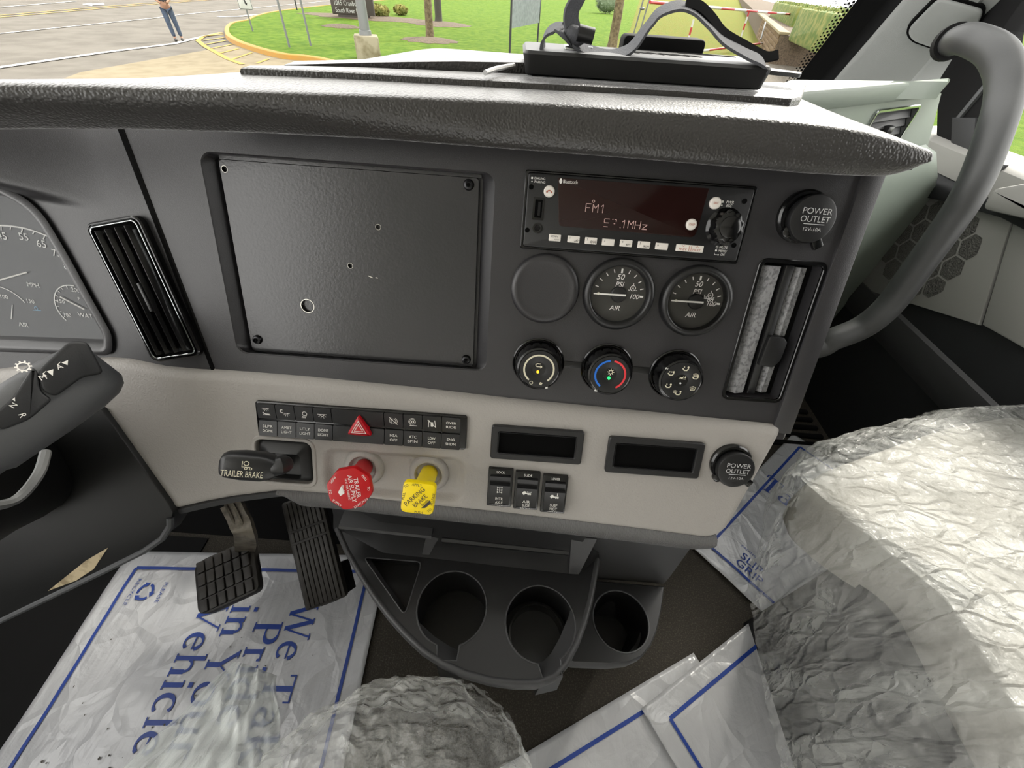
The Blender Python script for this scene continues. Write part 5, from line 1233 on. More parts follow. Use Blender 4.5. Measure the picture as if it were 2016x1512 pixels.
# speaker grille: hexagons of perforated mesh
gc = d_(1822, 492, .007)
GRr = .108
hexm = M('grille_mesh', '#5a5955', .7, grain=('vor', 420, 1.0, .003))
m0 = None
hs = .0265
hexm_ = None
def clip_circle(P):
    out = []
    for (x, y) in P:
        r = math.hypot(x-gc[0], y-gc[1])
        if r > GRr: x, y = gc[0]+(x-gc[0])*GRr/r, gc[1]+(y-gc[1])*GRr/r
        out.append((x, y))
    return out
for i in range(-5, 6):
    for j in range(-5, 6):
        x = gc[0]+hs*1.5*i; y = gc[1]+hs*math.sqrt(3)*(j+.5*(i % 2))
        if math.hypot(x-gc[0], y-gc[1]) > GRr+.012: continue
        hx_ = []
        P6 = [(x+hs*.92*math.cos(math.radians(60*k)), y+hs*.92*math.sin(math.radians(60*k))) for k in range(6)]
        for k in range(6):
            for t in range(4): hx_.append((P6[k][0]+(P6[(k+1) % 6][0]-P6[k][0])*t/4, P6[k][1]+(P6[(k+1) % 6][1]-P6[k][1])*t/4))
        hx_ = clip_circle(hx_)
        A2 = abs(sum(hx_[k][0]*hx_[(k+1) % 24][1]-hx_[(k+1) % 24][0]*hx_[k][1] for k in range(24)))/2
        if A2 > 2e-5: MB().face(DF_, hx_, .0066).build('grille_cell', 'grille_mesh', dr)
pk = [d_(*q, .004) for q in ((2000, 435), (2080, 450), (2080, 720), (1938, 640))]
MB().prism(DF_, pk, 0, .010, .004).build('door_pocket', 'door_grey', dr)
MB().loft([[DF_.P(-1.1, .27, .0), DF_.P(-1.1, .30, .012), DF_.P(-1.1, .345, .008), DF_.P(-1.1, .35, 0)], [DF_.P(.2, .27, .0), DF_.P(.2, .30, .012), DF_.P(.2, .345, .008), DF_.P(.2, .35, 0)]]).build('ledge', 'dark_trim', dr)
# window frame: sloping front bar, divider post and patch behind the handle
F1 = [d_(*q) for q in ((1845, 330), (1850, 160), (1990, -60), (2060, -60), (1975, 60), (1935, 330))]
MB().prism(DF_, F1, -.04, .004, .002).build('front_post', 'black_matt', dr)
F2 = [d_(*q) for q in ((1880, 330), (1884, 232), (1932, 232), (1925, 330))]
MB().prism(DF_, F2, -.02, .012, .003).build('mirror_patch', 'door_dark', dr)
bar = [d_(*q, .008) for q in ((1878, 238), (1950, 150), (1956, 153), (1884, 240))]
MB().prism(DF_, bar, .0, .010, .001).build('divider', 'rubber_grey', dr)
MB().box(DF_, -1.12, 1.2, 1.25, 1.55, -.05, 0).build('top_rail', 'door_dark', dr)
struct(MB().box(DF_, .05, 1.5, 0, 1.55, -.06, .02), 'wall_blocker', 'door_dark')  # unseen, added to block side light and darken the centre panel's right end
wg = MB().box(DF_, -1.05, .05, sill, 1.26, -.03, -.026).build('window_2', 'windshield_glass', kind='structure')
MB().prism(DF_, [d_(*q, .02) for q in ((1945, 330), (1962, 318), (1982, 325), (1965, 342))], .016, .022, .001).build('lock_button', 'rubber_grey', dr)
# kick panel and step well
MB().box(FLAT, .24, .90, 1.02, 1.08, 0, .52).build('wall_kick', 'door_dark', kind='structure')
sg = []
for i in range(5):
    y = .70+i*.03; MB().rbox(Fr((.66, y, .0), (1, 0, 0), (0, 1, 0)), -.18, .20, -.007, .007, 0, .008, .003, .002, 2).build('sill_rib', 'black_matt', fl)
# ================================================================ windscreen
gl = [ext(B_l, T_l, 2.4)+Vector((-.05, .01, 0)), ext(B_l, T_l, -.3)+Vector((-.05, .01, 0))]
wl = Vector((-1.05, gl[0].y, gl[0].z)), Vector((-1.05, gl[1].y, gl[1].z))
V = []
for s in range(13):
    t = s/12; b = .16*math.sin(math.pi*t)
    for a0, a1 in ((wl[1], gl[1]), (wl[0], gl[0])): V.append(a0.lerp(a1, t)+Vector((0, b, 0)))
MB().add(V, [(2*i, 2*i+2, 2*i+3, 2*i+1) for i in range(12)]).build('window_1', 'windshield_glass', kind='structure', smooth=180)
# dotted black band along the right edge of the glass
e1, e0 = gl[0], gl[1]; gd = (e0-e1); Lg = gd.length; gd.normalize(); gx = (Vector((-1, .35, 0)))
gx = (gx-gd*gx.dot(gd)).normalized(); gn = gd.cross(gx)
bd = MB(); FB = Fr(e1, gd, gx)
bd.box(FB, 0, Lg, -.02, .030, -.001, .001)
for k in range(int(Lg/.008)):
    for r in range(3): bd.face(FB, circ(.004+k*.008+.004*(r % 2), .0335+.0065*r, .0030-.0006*r, 8), 0)
fb = bd.build('trim_2', 'void_black', kind='structure', recalc=False)
# ================================================================ box with a strap on the dash
DZ_ = .7955
k0, k1 = hz(1030, 148, DZ_), hz(1494, 179, DZ_)
dx = (k1-k0); dwid = dx.length; BF = Fr(k0, dx, (0, 1, 0), (0, 0, 1))
if BF.n.z < 0: BF.n = -BF.n
hgt_ = .0155
dv = thing('dash_box', 'flat black metal box with slots lying on the dashboard tray', 'box', BF.P(dwid/2, .05, 0))
dd = .060
O_ = rr(0, dwid+.004, 0, dd, .005)
lofts(MB(), BF, [(inset(O_, .003), 0), (inset(O_, .0015), .001), (inset(O_, -.001), hgt_-.002), (inset(O_, .001), hgt_)]).build('case', 'box_black', dv)
for i in range(6):
    x = dwid*(.42+.055*i); MB().prism(BF, [(x, .035), (x+.014, .028), (x+.016, .031), (x+.003, .039)], hgt_-.0004, hgt_+.0003).build('slot', 'void_black', dv)
for x in (.70, .80): MB().prism(BF, [(dwid*x, .05), (dwid*x+.03, .046), (dwid*x+.03, .052), (dwid*x, .056)], hgt_-.0004, hgt_+.0003).build('slot', 'void_black', dv)
b0 = hz(1240, 107, .80); b1 = hz(1352, 113, .80)
bb_ = BF.P(dwid*.40, dd-.012, hgt_); 
_rb = hy(1297, 113, BF.P(0, dd+.012, 0).y)
MB().rbox(Fr(_rb, BF.u, (0, 0, 1)), -.036, .036, -.006, .0145, -.008, .008, .004, .002).build('rear_bar', 'black_matt', dv)
MB().prism(BF, rnd([(dwid*.99, .045), (dwid+.045, .030), (dwid+.050, .040), (dwid*.99, .075)], .004), hgt_-.009, hgt_-.006, .0005).build('side_tab', 'rubber_grey', dv)
MB().rbox(BF, dwid*.17, dwid*.29, .022, .032, hgt_-.001, hgt_+.0025, .001, .0005).build('buckle_plate', 'vent_chrome', dv)
def bz(x, y, d): return hy(x, y, d)
yk_ = BF.P(0, dd*.35, 0).y
S = [(1068, 100, 0), (1070, 78, 0), (1082, 60, 0), (1100, 55, -.002), (1112, 64, -.004), (1124, 75, 0), (1150, 95, .0), (1185, 108, .0), (1215, 107, .0), (1245, 90, .004), (1275, 52, .01), (1300, 25, .012), (1335, 12, .014), (1365, 20, .014), (1395, 48, .01), (1425, 80, .004), (1465, 104, .0), (1494, 118, -.004), (1505, 128, -.004), (1507, 140, -.004)]
st_ = thing('webbing_strap', 'dark grey webbing strap looping over the black box on the dash', 'strap', BF.P(dwid/2, dd*.45, hgt_))
path = crom([bz(x, y, yk_+o) for x, y, o in S], 6)
wd = [Vector((.12, 1, .22)) for _ in path]
MB().ribbon(path, wd, .021, .0018).build('band', 'strap_grey', st_, smooth=50)
S2 = [(1120, 72, 0), (1128, 58, 0), (1124, 40, 0), (1126, 20, .0), (1136, 0, 0), (1146, -22, 0)]
MB().ribbon(crom([bz(x, y, yk_+o-.004) for x, y, o in S2], 6), Vector((.75, .6, .1)), .014, .0018).build('tail', 'strap_grey', st_, smooth=50)
kt = bz(1132, 70, yk_-.006); MB().blob(Fr(kt, (1, 0, -.3), (0, 1, 0)), 0, 0, 0, .009, .007, .006).build('knot', 'strap_grey', st_)
MB().tube([bz(1138, 64, yk_-.012), bz(1168, 72, yk_-.012)], [.0052, .0052], 12).build('slider', 'black_plastic', st_)
S3 = [(1350, 6, 0), (1376, 12, 0), (1400, 34, 0), (1425, 66, 0), (1465, 90, 0), (1490, 104, 0), (1510, 112, 0), (1532, 108, 0)]
MB().ribbon(crom([bz(x, y, yk_+.013) for x, y, o in S3], 5), Vector((.3, .6, .9)), .007, .002).build('hook_patch', 'black_matt', st_)
# ================================================================ passenger seat in its plastic cover
se = thing('truck_seat', 'grey cloth passenger seat cushion on a dark base under clear plastic', 'seat', (.72, .05, 0))
def cushion(x0, x1, y0, y1, z0, z1, n=24):
    R = []
    for i in range(9):
        t = i/8; k = math.sin(math.pi*(.06+.88*t))**.35; z = z0+(z1-z0)*t; e = (1-k)*.10
        R.append([Vector((x, y, z)) for x, y in rr(x0+e, x1-e, y0+e, y1-e, .09, 7)])
    return MB().loft(R)
so_ = rnd([(.845, -.55), (.845, .485), (.69, .445), (.45, .345), (.392, .305), (.435, .245), (.50, .20), (.49, .05), (.48, -.55)], [.05, .05, .06, .05, .03, .04, .06, .06, .05], 6)
MB().loft([[Vector((.68+(x-.68)*k, .02+(y-.02)*k, z)) for x, y in so_] for k, z in ((.95, .30), (.985, .315), (1, .34), (1, .37), (.985, .388), (.95, .400), (.85, .4055), (.5, .409), (.02, .41))]).build('cushion', 'seat_cloth', se, smooth=80)
cushion(.46, .845, -.75, -.55, .30, .98).build('backrest', 'seat_cloth', se, smooth=80)
MB().box(FLAT, .475, .83, -.5, .25, 0, .31).build('base', 'seat_dark', se)
cv_ = thing('plastic_seat_cover', 'clear crinkled plastic cover draped over the passenger seat', 'plastic cover', (.65, .05, .1))
# drape: silhouette measured along the front and left edge, then over the top
def drape(s, t):
    """s 0..1 round the hem from the right front to the left rear, t 0 hem .. 1 over the seat top"""
    # path of the top rim and of the hem in plan
    rim = [(0, (.90, .49, .405)), (.18, (.70, .445, .415)), (.34, (.46, .350, .415)), (.42, (.388, .305, .405)), (.48, (.422, .238, .412)), (.56, (.474, .16, .414)), (.8, (.468, -.1, .416)), (1, (.46, -.4, .41))]
    hem = [(0, (.93, .53, .22)), (.18, (.73, .50, .22)), (.34, (.50, .41, .26)), (.42, (.435, .335, .24)), (.48, (.44, .27, .12)), (.56, (.455, .19, .06)), (.8, (.435, -.06, .05)), (1, (.43, -.4, .05))]
    ctr = [(0, (.86, .10, .420)), (.4, (.68, .10, .422)), (.5, (.66, .08, .422)), (1, (.64, -.42, .42))]
    g = lambda T: Vector([interp([(a, p[i]) for a, p in T], s) for i in range(3)])
    r, h, c = g(rim), g(hem), g(ctr)
    if t < .6:
        q = t/.6; p = h.lerp(r, q); out = (h-c); out.z = 0; out.normalize(); p += out*(.022*math.sin(math.pi*q))*(1-.3*q)
        p.z += .03*math.sin(math.pi*q)
        am = .007
    else:
        q = (t-.6)/.4; p = r.lerp(c, q); p.z += .010*math.sin(math.pi*q); am = .003*(1-q*.5)
    w = 1.2*(.5-abs(noise.noise(Vector((s*26, t*2.5, 1.3)))))+noise.noise(Vector((s*7, t*4, 4.1)))*.9+.8*(.4-abs(noise.noise(Vector((s*60+t*8, t*6, 7)))))+.5*(.4-abs(noise.noise(Vector((s*40-t*20, t*22, 2)))))
    d2 = (p-Vector((.7, -.05, .2))).normalized()
    return p+d2*am*w
MB().grid(drape, 320, 160).build('film', 'clear_film', cv_, smooth=180)
# ================================================================ driver's seat corner with its plastic
ds = thing('truck_seat', "dark driver's seat cushion under loose plastic at the bottom edge", 'seat', (-.40, -.2, 0))
cushion(-.68, -.10, -.65, -.04, .22, .36).build('cushion', 'seat_dark', ds, smooth=80)
MB().box(FLAT, -.60, -.18, -.6, -.06, 0, .24).build('base', 'seat_dark', ds)
dp = thing('plastic_seat_cover', "crumpled clear plastic cover bulging over the driver's seat corner", 'plastic cover', (-.1, 0, .25))
def lump(s, t):
    a = math.radians(-40+260*s); # round from right to left
    cx, cy = -.085, -.04
    rx, ry = .145, .125
    k = math.cos(t*math.pi/2)**.8; h = .20+.205*math.sin(t*math.pi/2)**.9
    p = Vector((cx+rx*k*math.cos(a), cy+ry*k*math.sin(a), h))
    w = 1.1*(.5-abs(noise.noise(Vector((s*12, t*3, 2)))))+.9*(.4-abs(noise.noise(Vector((s*26+t*5, t*9, 5)))))+noise.noise(Vector((s*4, t*3, 9)))*1.0+.5*(.4-abs(noise.noise(Vector((s*44, t*22, 6)))))
    d2 = (p-Vector((cx, cy, .15))).normalized(); return p+d2*.013*w
MB().grid(lump, 220, 110).build('film', 'clear_film', dp, smooth=180)
sh = thing('plastic_sheet', "milky plastic sheet hanging from the driver's seat over the left floor mat", 'plastic sheet', (-.3, 0, .15))
def sheet(s, t):
    tl, tr_, bl, br = hz(460, 1305, .16), hz(545, 1330, .20), hz(150, 1600, .28), hz(560, 1600, .32)
    p = tl.lerp(tr_, s).lerp(bl.lerp(br, s), t)
    p.z += .03*math.sin(math.pi*s)*(1-.5*t)+.012*noise.noise(Vector((s*7, t*3, 3)))+.006*noise.noise(Vector((s*16, t*6, 8)))
    return p
MB().grid(sheet, 70, 70).build('film', 'milky_film', sh, smooth=180)
# ================================================================ outside the windscreen
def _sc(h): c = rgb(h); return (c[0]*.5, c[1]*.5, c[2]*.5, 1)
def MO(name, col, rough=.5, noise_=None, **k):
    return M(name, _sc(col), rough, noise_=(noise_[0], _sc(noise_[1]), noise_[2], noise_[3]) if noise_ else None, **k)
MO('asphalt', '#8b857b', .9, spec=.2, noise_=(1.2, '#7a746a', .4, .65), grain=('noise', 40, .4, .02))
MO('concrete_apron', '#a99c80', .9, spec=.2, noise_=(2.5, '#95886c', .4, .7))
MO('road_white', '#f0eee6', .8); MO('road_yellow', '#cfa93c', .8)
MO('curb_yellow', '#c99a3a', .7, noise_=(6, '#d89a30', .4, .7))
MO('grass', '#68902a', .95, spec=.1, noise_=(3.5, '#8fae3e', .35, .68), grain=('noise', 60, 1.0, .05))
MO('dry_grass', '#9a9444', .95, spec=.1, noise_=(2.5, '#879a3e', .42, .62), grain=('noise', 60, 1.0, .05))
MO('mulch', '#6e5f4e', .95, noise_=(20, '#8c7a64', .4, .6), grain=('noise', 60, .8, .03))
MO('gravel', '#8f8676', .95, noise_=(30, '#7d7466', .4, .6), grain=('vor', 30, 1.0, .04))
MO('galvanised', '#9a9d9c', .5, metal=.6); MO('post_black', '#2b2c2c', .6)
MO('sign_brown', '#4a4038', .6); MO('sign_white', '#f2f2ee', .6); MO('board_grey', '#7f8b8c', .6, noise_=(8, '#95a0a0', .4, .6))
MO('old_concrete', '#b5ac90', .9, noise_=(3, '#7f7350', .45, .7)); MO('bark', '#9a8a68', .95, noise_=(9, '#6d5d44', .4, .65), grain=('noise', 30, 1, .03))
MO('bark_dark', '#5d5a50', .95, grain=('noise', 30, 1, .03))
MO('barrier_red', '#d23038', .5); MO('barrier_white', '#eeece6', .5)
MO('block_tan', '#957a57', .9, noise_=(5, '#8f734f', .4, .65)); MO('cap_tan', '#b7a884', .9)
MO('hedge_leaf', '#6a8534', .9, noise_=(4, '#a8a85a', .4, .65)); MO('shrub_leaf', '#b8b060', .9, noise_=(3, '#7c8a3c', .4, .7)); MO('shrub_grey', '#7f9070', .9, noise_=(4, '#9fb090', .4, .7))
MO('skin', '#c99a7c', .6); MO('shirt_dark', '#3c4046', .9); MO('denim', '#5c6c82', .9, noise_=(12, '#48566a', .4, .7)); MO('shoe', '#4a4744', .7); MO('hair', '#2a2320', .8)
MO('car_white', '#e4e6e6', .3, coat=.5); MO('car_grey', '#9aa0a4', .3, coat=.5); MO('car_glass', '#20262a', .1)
G0 = Vector((0, 0, GZ)); GF = Fr(G0, (1, 0, 0), (0, 1, 0), (0, 0, 1))
LW = .13      # lawn stands above the road
def g2(x, y, z=0): p = gp(x, y, z); return (p.x, p.y)
road = struct(MB().box(GF, -120, 120, 2.2, 200, -.3, 0), 'road', 'asphalt')
ap2 = [g2(*q) for q in ((100, 165), (160, 143), (250, 127), (409, 99), (462, 89), (640, 122), (760, 175), (400, 200))]
struct(MB().prism(GF, ap2, -.1, .012), 'apron', 'concrete_apron')
def line(pts, w, mat, z=.018): MB().strip(GF, [g2(*p) for p in pts], w, z).build('lane_line', mat, road, recalc=False)
line([(-200, 171), (0, 134), (200, 105), (342, 87), (395, 74), (436, 65)], .22, 'road_white')
line([(-200, 95), (0, 67), (298, 37), (361, 29), (650, 2)], .11, 'road_white')
line([(-200, 57), (0, 35), (250, 13), (428, -1)], .12, 'road_yellow'); line([(-200, 52), (0, 31), (250, 10), (410, -2)], .12, 'road_yellow')
line([(0, 15), (150, 3)], .14, 'road_white'); line([(430, 34), (470, 33), (508, 29)], .35, 'road_white')
ar = [(162, 9), (180, 6), (182, 8), (204, 6), (206, 10), (182, 11), (182, 13)]
MB().face(GF, [g2(*q) for q in ar], .018).build('turn_arrow', 'road_white', road)
line([(436, 65), (401, 73), (390, 81), (405, 93), (448, 117), (478, 128)], .16, 'road_yellow', .022)
for p, q in (((400, 73), (440, 68)), ((399, 81), (442, 75)), ((403, 89), (445, 81)), ((415, 97), (460, 88)), ((434, 106), (470, 97)), ((458, 118), (496, 105)), ((506, 126), (530, 117))): line([p, q], .10, 'road_yellow', .022)
cq = [(760, 3), (650, 14), (546, 27), (500, 38), (484, 46), (462, 50), (449, 55), (443, 65), (446, 77), (460, 87), (478, 95), (515, 107), (557, 117), (600, 121), (640, 128), (720, 150), (850, 185)]
cp = [Vector(g2(*q)) for q in cq]; cp = crom([Vector((p.x, p.y, 0)) for p in cp], 4)
R = []; inn = []
for i, p in enumerate(cp):
    t = (cp[min(i+1, len(cp)-1)]-cp[max(i-1, 0)]).normalized(); n = Vector((-t.y, t.x, 0))
    R.append([p+Vector((0, 0, GZ)), p+n*.03+Vector((0, 0, GZ+.13)), p+n*.06+Vector((0, 0, GZ+.15)), p+n*.20+Vector((0, 0, GZ+.15)), p+n*.22+Vector((0, 0, GZ))]); inn.append((p.x+n.x*.20, p.y+n.y*.20))
MB().loft(R).build('curb', 'curb_yellow', label='yellow painted kerb curving round the lawn', cat='kerb')
lawn = inn+[(3, 4), (90, 4), (90, 190), (30, 190)]
struct(MB().prism(GF, lawn, -.02, LW), 'lawn', 'grass')
dg = [g2(*q, LW) for q in ((1262, -8), (1480, -8), (1500, 60), (1520, 128), (1700, 160), (1300, 150), (1150, 130), (1240, 60))]
struct(MB().prism(GF, dg, LW-.02, LW+.006), 'lawn_dry', 'dry_grass')
def bed(q, ra, rb, nm='mulch'):
    p = gp(*q, LW); r = random.Random(int(q[0])); n = 26
    struct(MB().loft([[p+Vector((ra*k*(1+.12*s_)*math.cos(6.283*i/n), rb*k*(1+.12*s_)*math.sin(6.283*i/n), z)) for i in range(n) for s_ in (math.sin(i*2.3),)] for k, z in ((1, -.02), (1, .01), (.6, .08), (.1, .12))]), 'mulch_bed', nm)
bed((846, 80), 1.2, 1.0); bed((866, 48), 1.7, 1.6); bed((735, 36), 4.2, 1.6); bed((672, 53), .9, .7)
def wf(q, z=LW, yaw=0):
    """upright frame at a ground point, turned towards the truck"""
    p = gp(*q, z); d = Vector((p.x, p.y, 0)).normalized(); u = Vector((d.y, -d.x, 0)); u = Matrix.Rotation(math.radians(yaw), 3, 'Z')@u
    return Fr(p, u, (0, 0, 1), u.cross(Vector((0, 0, 1))))
def post(q, qt, w, name, label, mat, h=None, cat='post', z=LW, rnd_=True):
    f = wf(q, z); b = f.px(*qt)[1] if h is None else h
    return MB().loft([[f.P(w*math.cos(t), zz, w*math.sin(t)) for t in [6.283*i/10 for i in range(10)]] for zz in (-.05, b)]).build(name, mat, label=label, cat=cat), f
post((570, 93), None, .035, 'sign_post', 'bare galvanised post on the lawn, left one of the nearer pair', 'galvanised', 2.6)
post((612, 90), None, .035, 'sign_post', 'bare galvanised post on the lawn, right one of the nearer pair', 'galvanised', 2.6)
post((585, 20), None, .04, 'sign_post', 'thin dark post at the far edge of the lawn', 'post_black', 2.4)
# arrow sign
f = wf((498, 62)); t = thing('road_sign', 'white road sign with black arrows on a thin post by the kerb', 'sign', f.o)
tp = f.px(467, -40); bp1 = f.px(500, 20)
MB().loft([[f.P(.03*math.cos(a), z, .03*math.sin(a)-.04) for a in [6.283*i/8 for i in range(8)]] for z in (-.05, 2.0)]).build('post', 'galvanised', t)
x0, y0 = f.px(472, 18.5); x1 = f.px(499, 20)[0]; y1 = y0+.80
MB().rbox(f, x0, x1, y0, y1, -.01, .01, .04, .003).build('plate', 'sign_white', t)
MB().strip(f, rr(x0+.015, x1-.015, y0+.015, y1-.015, .03), .014, .0112, closed=True).build('border', 'post_black', t)
m = MB(); xc = (x0+x1)/2
m.face(f, [(xc-.02, y0+.20), (xc+.06, y0+.12), (xc+.09, y0+.20)], .0114); m.strip(f, [(xc+.04, y0+.16), (xc-.02, y0+.45)], .05, .0112); m.strip(f, [(xc-.10, y0+.35), (xc-.12, y0+.65)], .05, .0112)
m.build('arrow', 'post_black', t)
# address sign
f = wf((690, 36), LW, -14); t = thing('address_sign', 'dark address sign with white lettering low on the lawn', 'sign', f.o)
a0, b0 = f.px(656, 27); a1 = f.px(738, 30)[0]; b1 = b0+1.6
MB().rbox(f, a0, a1, b0, b1, -.12, .12, .03, .02).build('panel', 'sign_brown', t)
MB().box(f, a0+.3, a1-.3, -.1, b0, -.1, .1).build('plinth', 'sign_brown', t)
MB().box(f, a0-.02, a1+.02, b0+.95, b0+1.05, -.13, .13).build('band', MATS['barrier_red'], t)
wl_ = (a1-a0)
for tx, yy, kw in (('1015 Cranbury', b0+wl_*.21, .60), ('South River Road', b0+wl_*.08, .68)):
    MB().text(f, tx, a0+wl_*.09, yy, wl_*.085, .125, al=-1, width=wl_*kw).build('lettering', 'sign_white', t)
# lamp post on its concrete foot
f = wf((724, 116)); t = thing('lamp_post', 'grey lamp post on a stained concrete foot', 'lamp post', f.o)
o = [f.px(*q) for q in ((704, 117), (750, 117), (746, 70), (698, 70))]
w = (o[1][0]-o[0][0])/2; xc = (o[0][0]+o[1][0])/2; hb = o[2][1]
MB().loft([[f.P(x, z, y) for x, y in rr(xc-w*k, xc+w*k, -w*k, w*k, .05)] for k, z in ((1.02, -.1), (1, hb-.04), (.93, hb))]).build('foot', 'old_concrete', t)
pw_ = (f.px(724, 40)[0]-f.px(704, 40)[0])/2
MB().loft([[f.P(xc+pw_*k*math.cos(a), z, pw_*k*math.sin(a)) for a in [6.283*i/16 for i in range(16)]] for k, z in ((1.25, hb), (1.2, hb+.12), (1, hb+.13), (.75, 6))]).build('pole', 'galvanised', t, smooth=40)
# trees
def tree(q, wpx, label, mat, h=4.6):
    f = wf(q); r = (f.px(q[0]+wpx/2, q[1])[0]-f.px(q[0]-wpx/2, q[1])[0])/2
    t = thing('tree', label, 'tree', f.o, 'trees on the lawn')
    rg = random.Random(int(q[0]))
    R = []
    for z, k in ((-.05, 1.5), (.06, 1.15), (.3, 1), (1.2, .95), (2.5, .85), (h, .6)):
        ph_ = rg.random(); R.append([f.P(r*k*(1+.08*math.sin(3*a+ph_*3))*math.cos(a)+.03*math.sin(z*2), z, r*k*(1+.08*math.sin(3*a+ph_*3))*math.sin(a)) for a in [6.283*i/12 for i in range(12)]])
    MB().loft(R).build('trunk', mat, t, smooth=70)
    for i in range(5):
        a = i*1.256; MB().tube([f.P(0, h-1.2+.2*i, 0), f.P(.9*math.cos(a), h+.1+.2*i, .9*math.sin(a)), f.P(1.8*math.cos(a), h+1.2, 1.8*math.sin(a))], [r*.5, r*.35, r*.15], 8).build('branch', mat, t)
    leafcloud(f.P(0, h+1.6, 0), (2.3, 2.3, 1.6), 900, .20, int(q[0])).build('crown', 'hedge_leaf', t, recalc=False, smooth=0)
def leafcloud(c, rad, n, size, seed, box=False):
    rg = random.Random(seed); m = MB()
    for i in range(n):
        if box: p = Vector((rg.uniform(-1, 1)*rad[0], rg.uniform(-1, 1)*rad[1], rg.uniform(-1, 1)*rad[2]))
        else:
            d = Vector((rg.gauss(0, 1), rg.gauss(0, 1), rg.gauss(0, 1))).normalized()*rg.uniform(.55, 1)**.6; p = Vector((d.x*rad[0], d.y*rad[1], d.z*rad[2]))
        u = Vector((rg.gauss(0, 1), rg.gauss(0, 1), rg.gauss(0, 1))).normalized(); v = u.orthogonal().normalized(); s = size*rg.uniform(.6, 1.3)
        q = c+p; m.add([q-u*s, q+v*s*.45, q+u*s, q-v*s*.45], [(0, 1, 2, 3)])
    return m
tree((846, 77), 15, 'pale barked tree trunk on the lawn nearer the truck', 'bark'); tree((863, 47), 14, 'darker tree trunk just behind the pale one on the lawn', 'bark_dark'); tree((1203, 97), 18, 'pale tree trunk left of the red and white barriers', 'bark')
def shrub(q, top, wpx, label, mat, n=700):
    f = wf(q); h = f.px(q[0], top)[1]; w = (f.px(q[0]+wpx/2, q[1])[0]-f.px(q[0]-wpx/2, q[1])[0])/2
    t = thing('shrub', label, 'shrub', f.o, 'shrubs on the lawn')
    MB().blob(FLAT, f.o.x, f.o.y, f.o.z+h*.5, w*.8, w*.7, h*.45).build('inner_mass', mat, t)
    leafcloud(f.o+Vector((0, 0, h*.5)), (w, w*.8, h*.5), n, .09, int(q[0])).build('foliage', mat, t, recalc=False, smooth=0)
shrub((748, 36), 8, 42, 'yellowish shrub beside the address sign', 'shrub_leaf'); shrub((790, 30), 9, 30, 'smaller yellowish shrub right of the first', 'shrub_leaf', 450); shrub((1193, 27), -20, 50, 'grey green shrub behind the strap', 'shrub_grey', 900)
# grey board on two posts
fa, fb_ = gp(1003, 118, LW), gp(1057, 98, LW); u = (fb_-fa); u.z = 0
f = Fr(fa, u, (0, 0, 1)); Lb = u.length; t = thing('notice_board', 'grey board seen from the side on two thin dark posts', 'sign', fa)
zb = f.px(1006, 56)[1]
for a in (0, Lb): MB().box(f, a-.03, a+.03, -.05, zb+1.7, -.03, .03).build('post', 'post_black', t)
MB().box(f, .03, Lb-.03, zb, zb+1.6, -.015, .015).build('board', 'board_grey', t)
# red and white barriers
def barrier(pb, pc, zb, label, tops, vert, gpost, feet):
    P, Q = hz(*pb, GZ+zb), hz(*pc, GZ+zb); u = Q-P; u.z = 0; f = Fr(P, u, (0, 0, 1))
    t = thing('barrier', label, 'barrier', (P+Q)/2-Vector((0, 0, zb)), 'red and white barriers')
    k = lambda q: f.px(*q)
    def bar(q0, q1, n, r=.028, start=0):
        a, b = Vector(k(q0)), Vector(k(q1))
        for i in range(n):
            p0, p1 = a.lerp(b, i/n), a.lerp(b, (i+1)/n); MB().tube([f.P(p0.x, p0.y), f.P(p1.x, p1.y)], r, 8).build('bar', 'barrier_red' if (i+start) % 2 == 0 else 'barrier_white', t)
    for q0, q1, n, st_ in tops: bar(q0, q1, n, .048, st_)
    for q0, q1, n, st_ in vert: bar(q0, q1, n, .040, st_)
    for q0, q1 in gpost:
        a, b = Vector(k(q0)), Vector(k(q1)); MB().tube([f.P(a.x, a.y), f.P(b.x, b.y)], .028, 8).build('frame_post', 'galvanised', t)
    return t
barrier((1352, 104), (1566, 77), .35, 'red and white barrier panel left of the retaining wall', [((1280, 4), (1588, 31), 13, 0), ((1352, 104), (1566, 77), 7, 1)], [((1366, 38), (1349, 100), 4, 1), ((1476, 19), (1459, 72), 4, 0)], [((1592, 22), (1567, 79))], None)
barrier((1588, 75), (1660, 105), .35, 'red and white barrier panel in front of the hedge', [((1608, 31), (1718, 38), 5, 0), ((1588, 75), (1668, 108), 5, 1)], [], [((1608, 31), (1586, 77))], None)
f = wf((1240, 92)); t = thing('gate_post', 'pair of galvanised posts joined by a clamp left of the barriers', 'post', f.o)
for q0, q1 in (((1240, 92), (1272, -20)), ((1252, 88), (1280, -6))):
    a, b = f.px(*q0), f.px(*q1); MB().tube([f.P(*a), f.P(*b)], .035, 10).build('upright', 'galvanised', t)
a = f.px(1264, 17); MB().blob(f, a[0], a[1], 0, .12, .06, .07).build('clamp', 'galvanised', t)
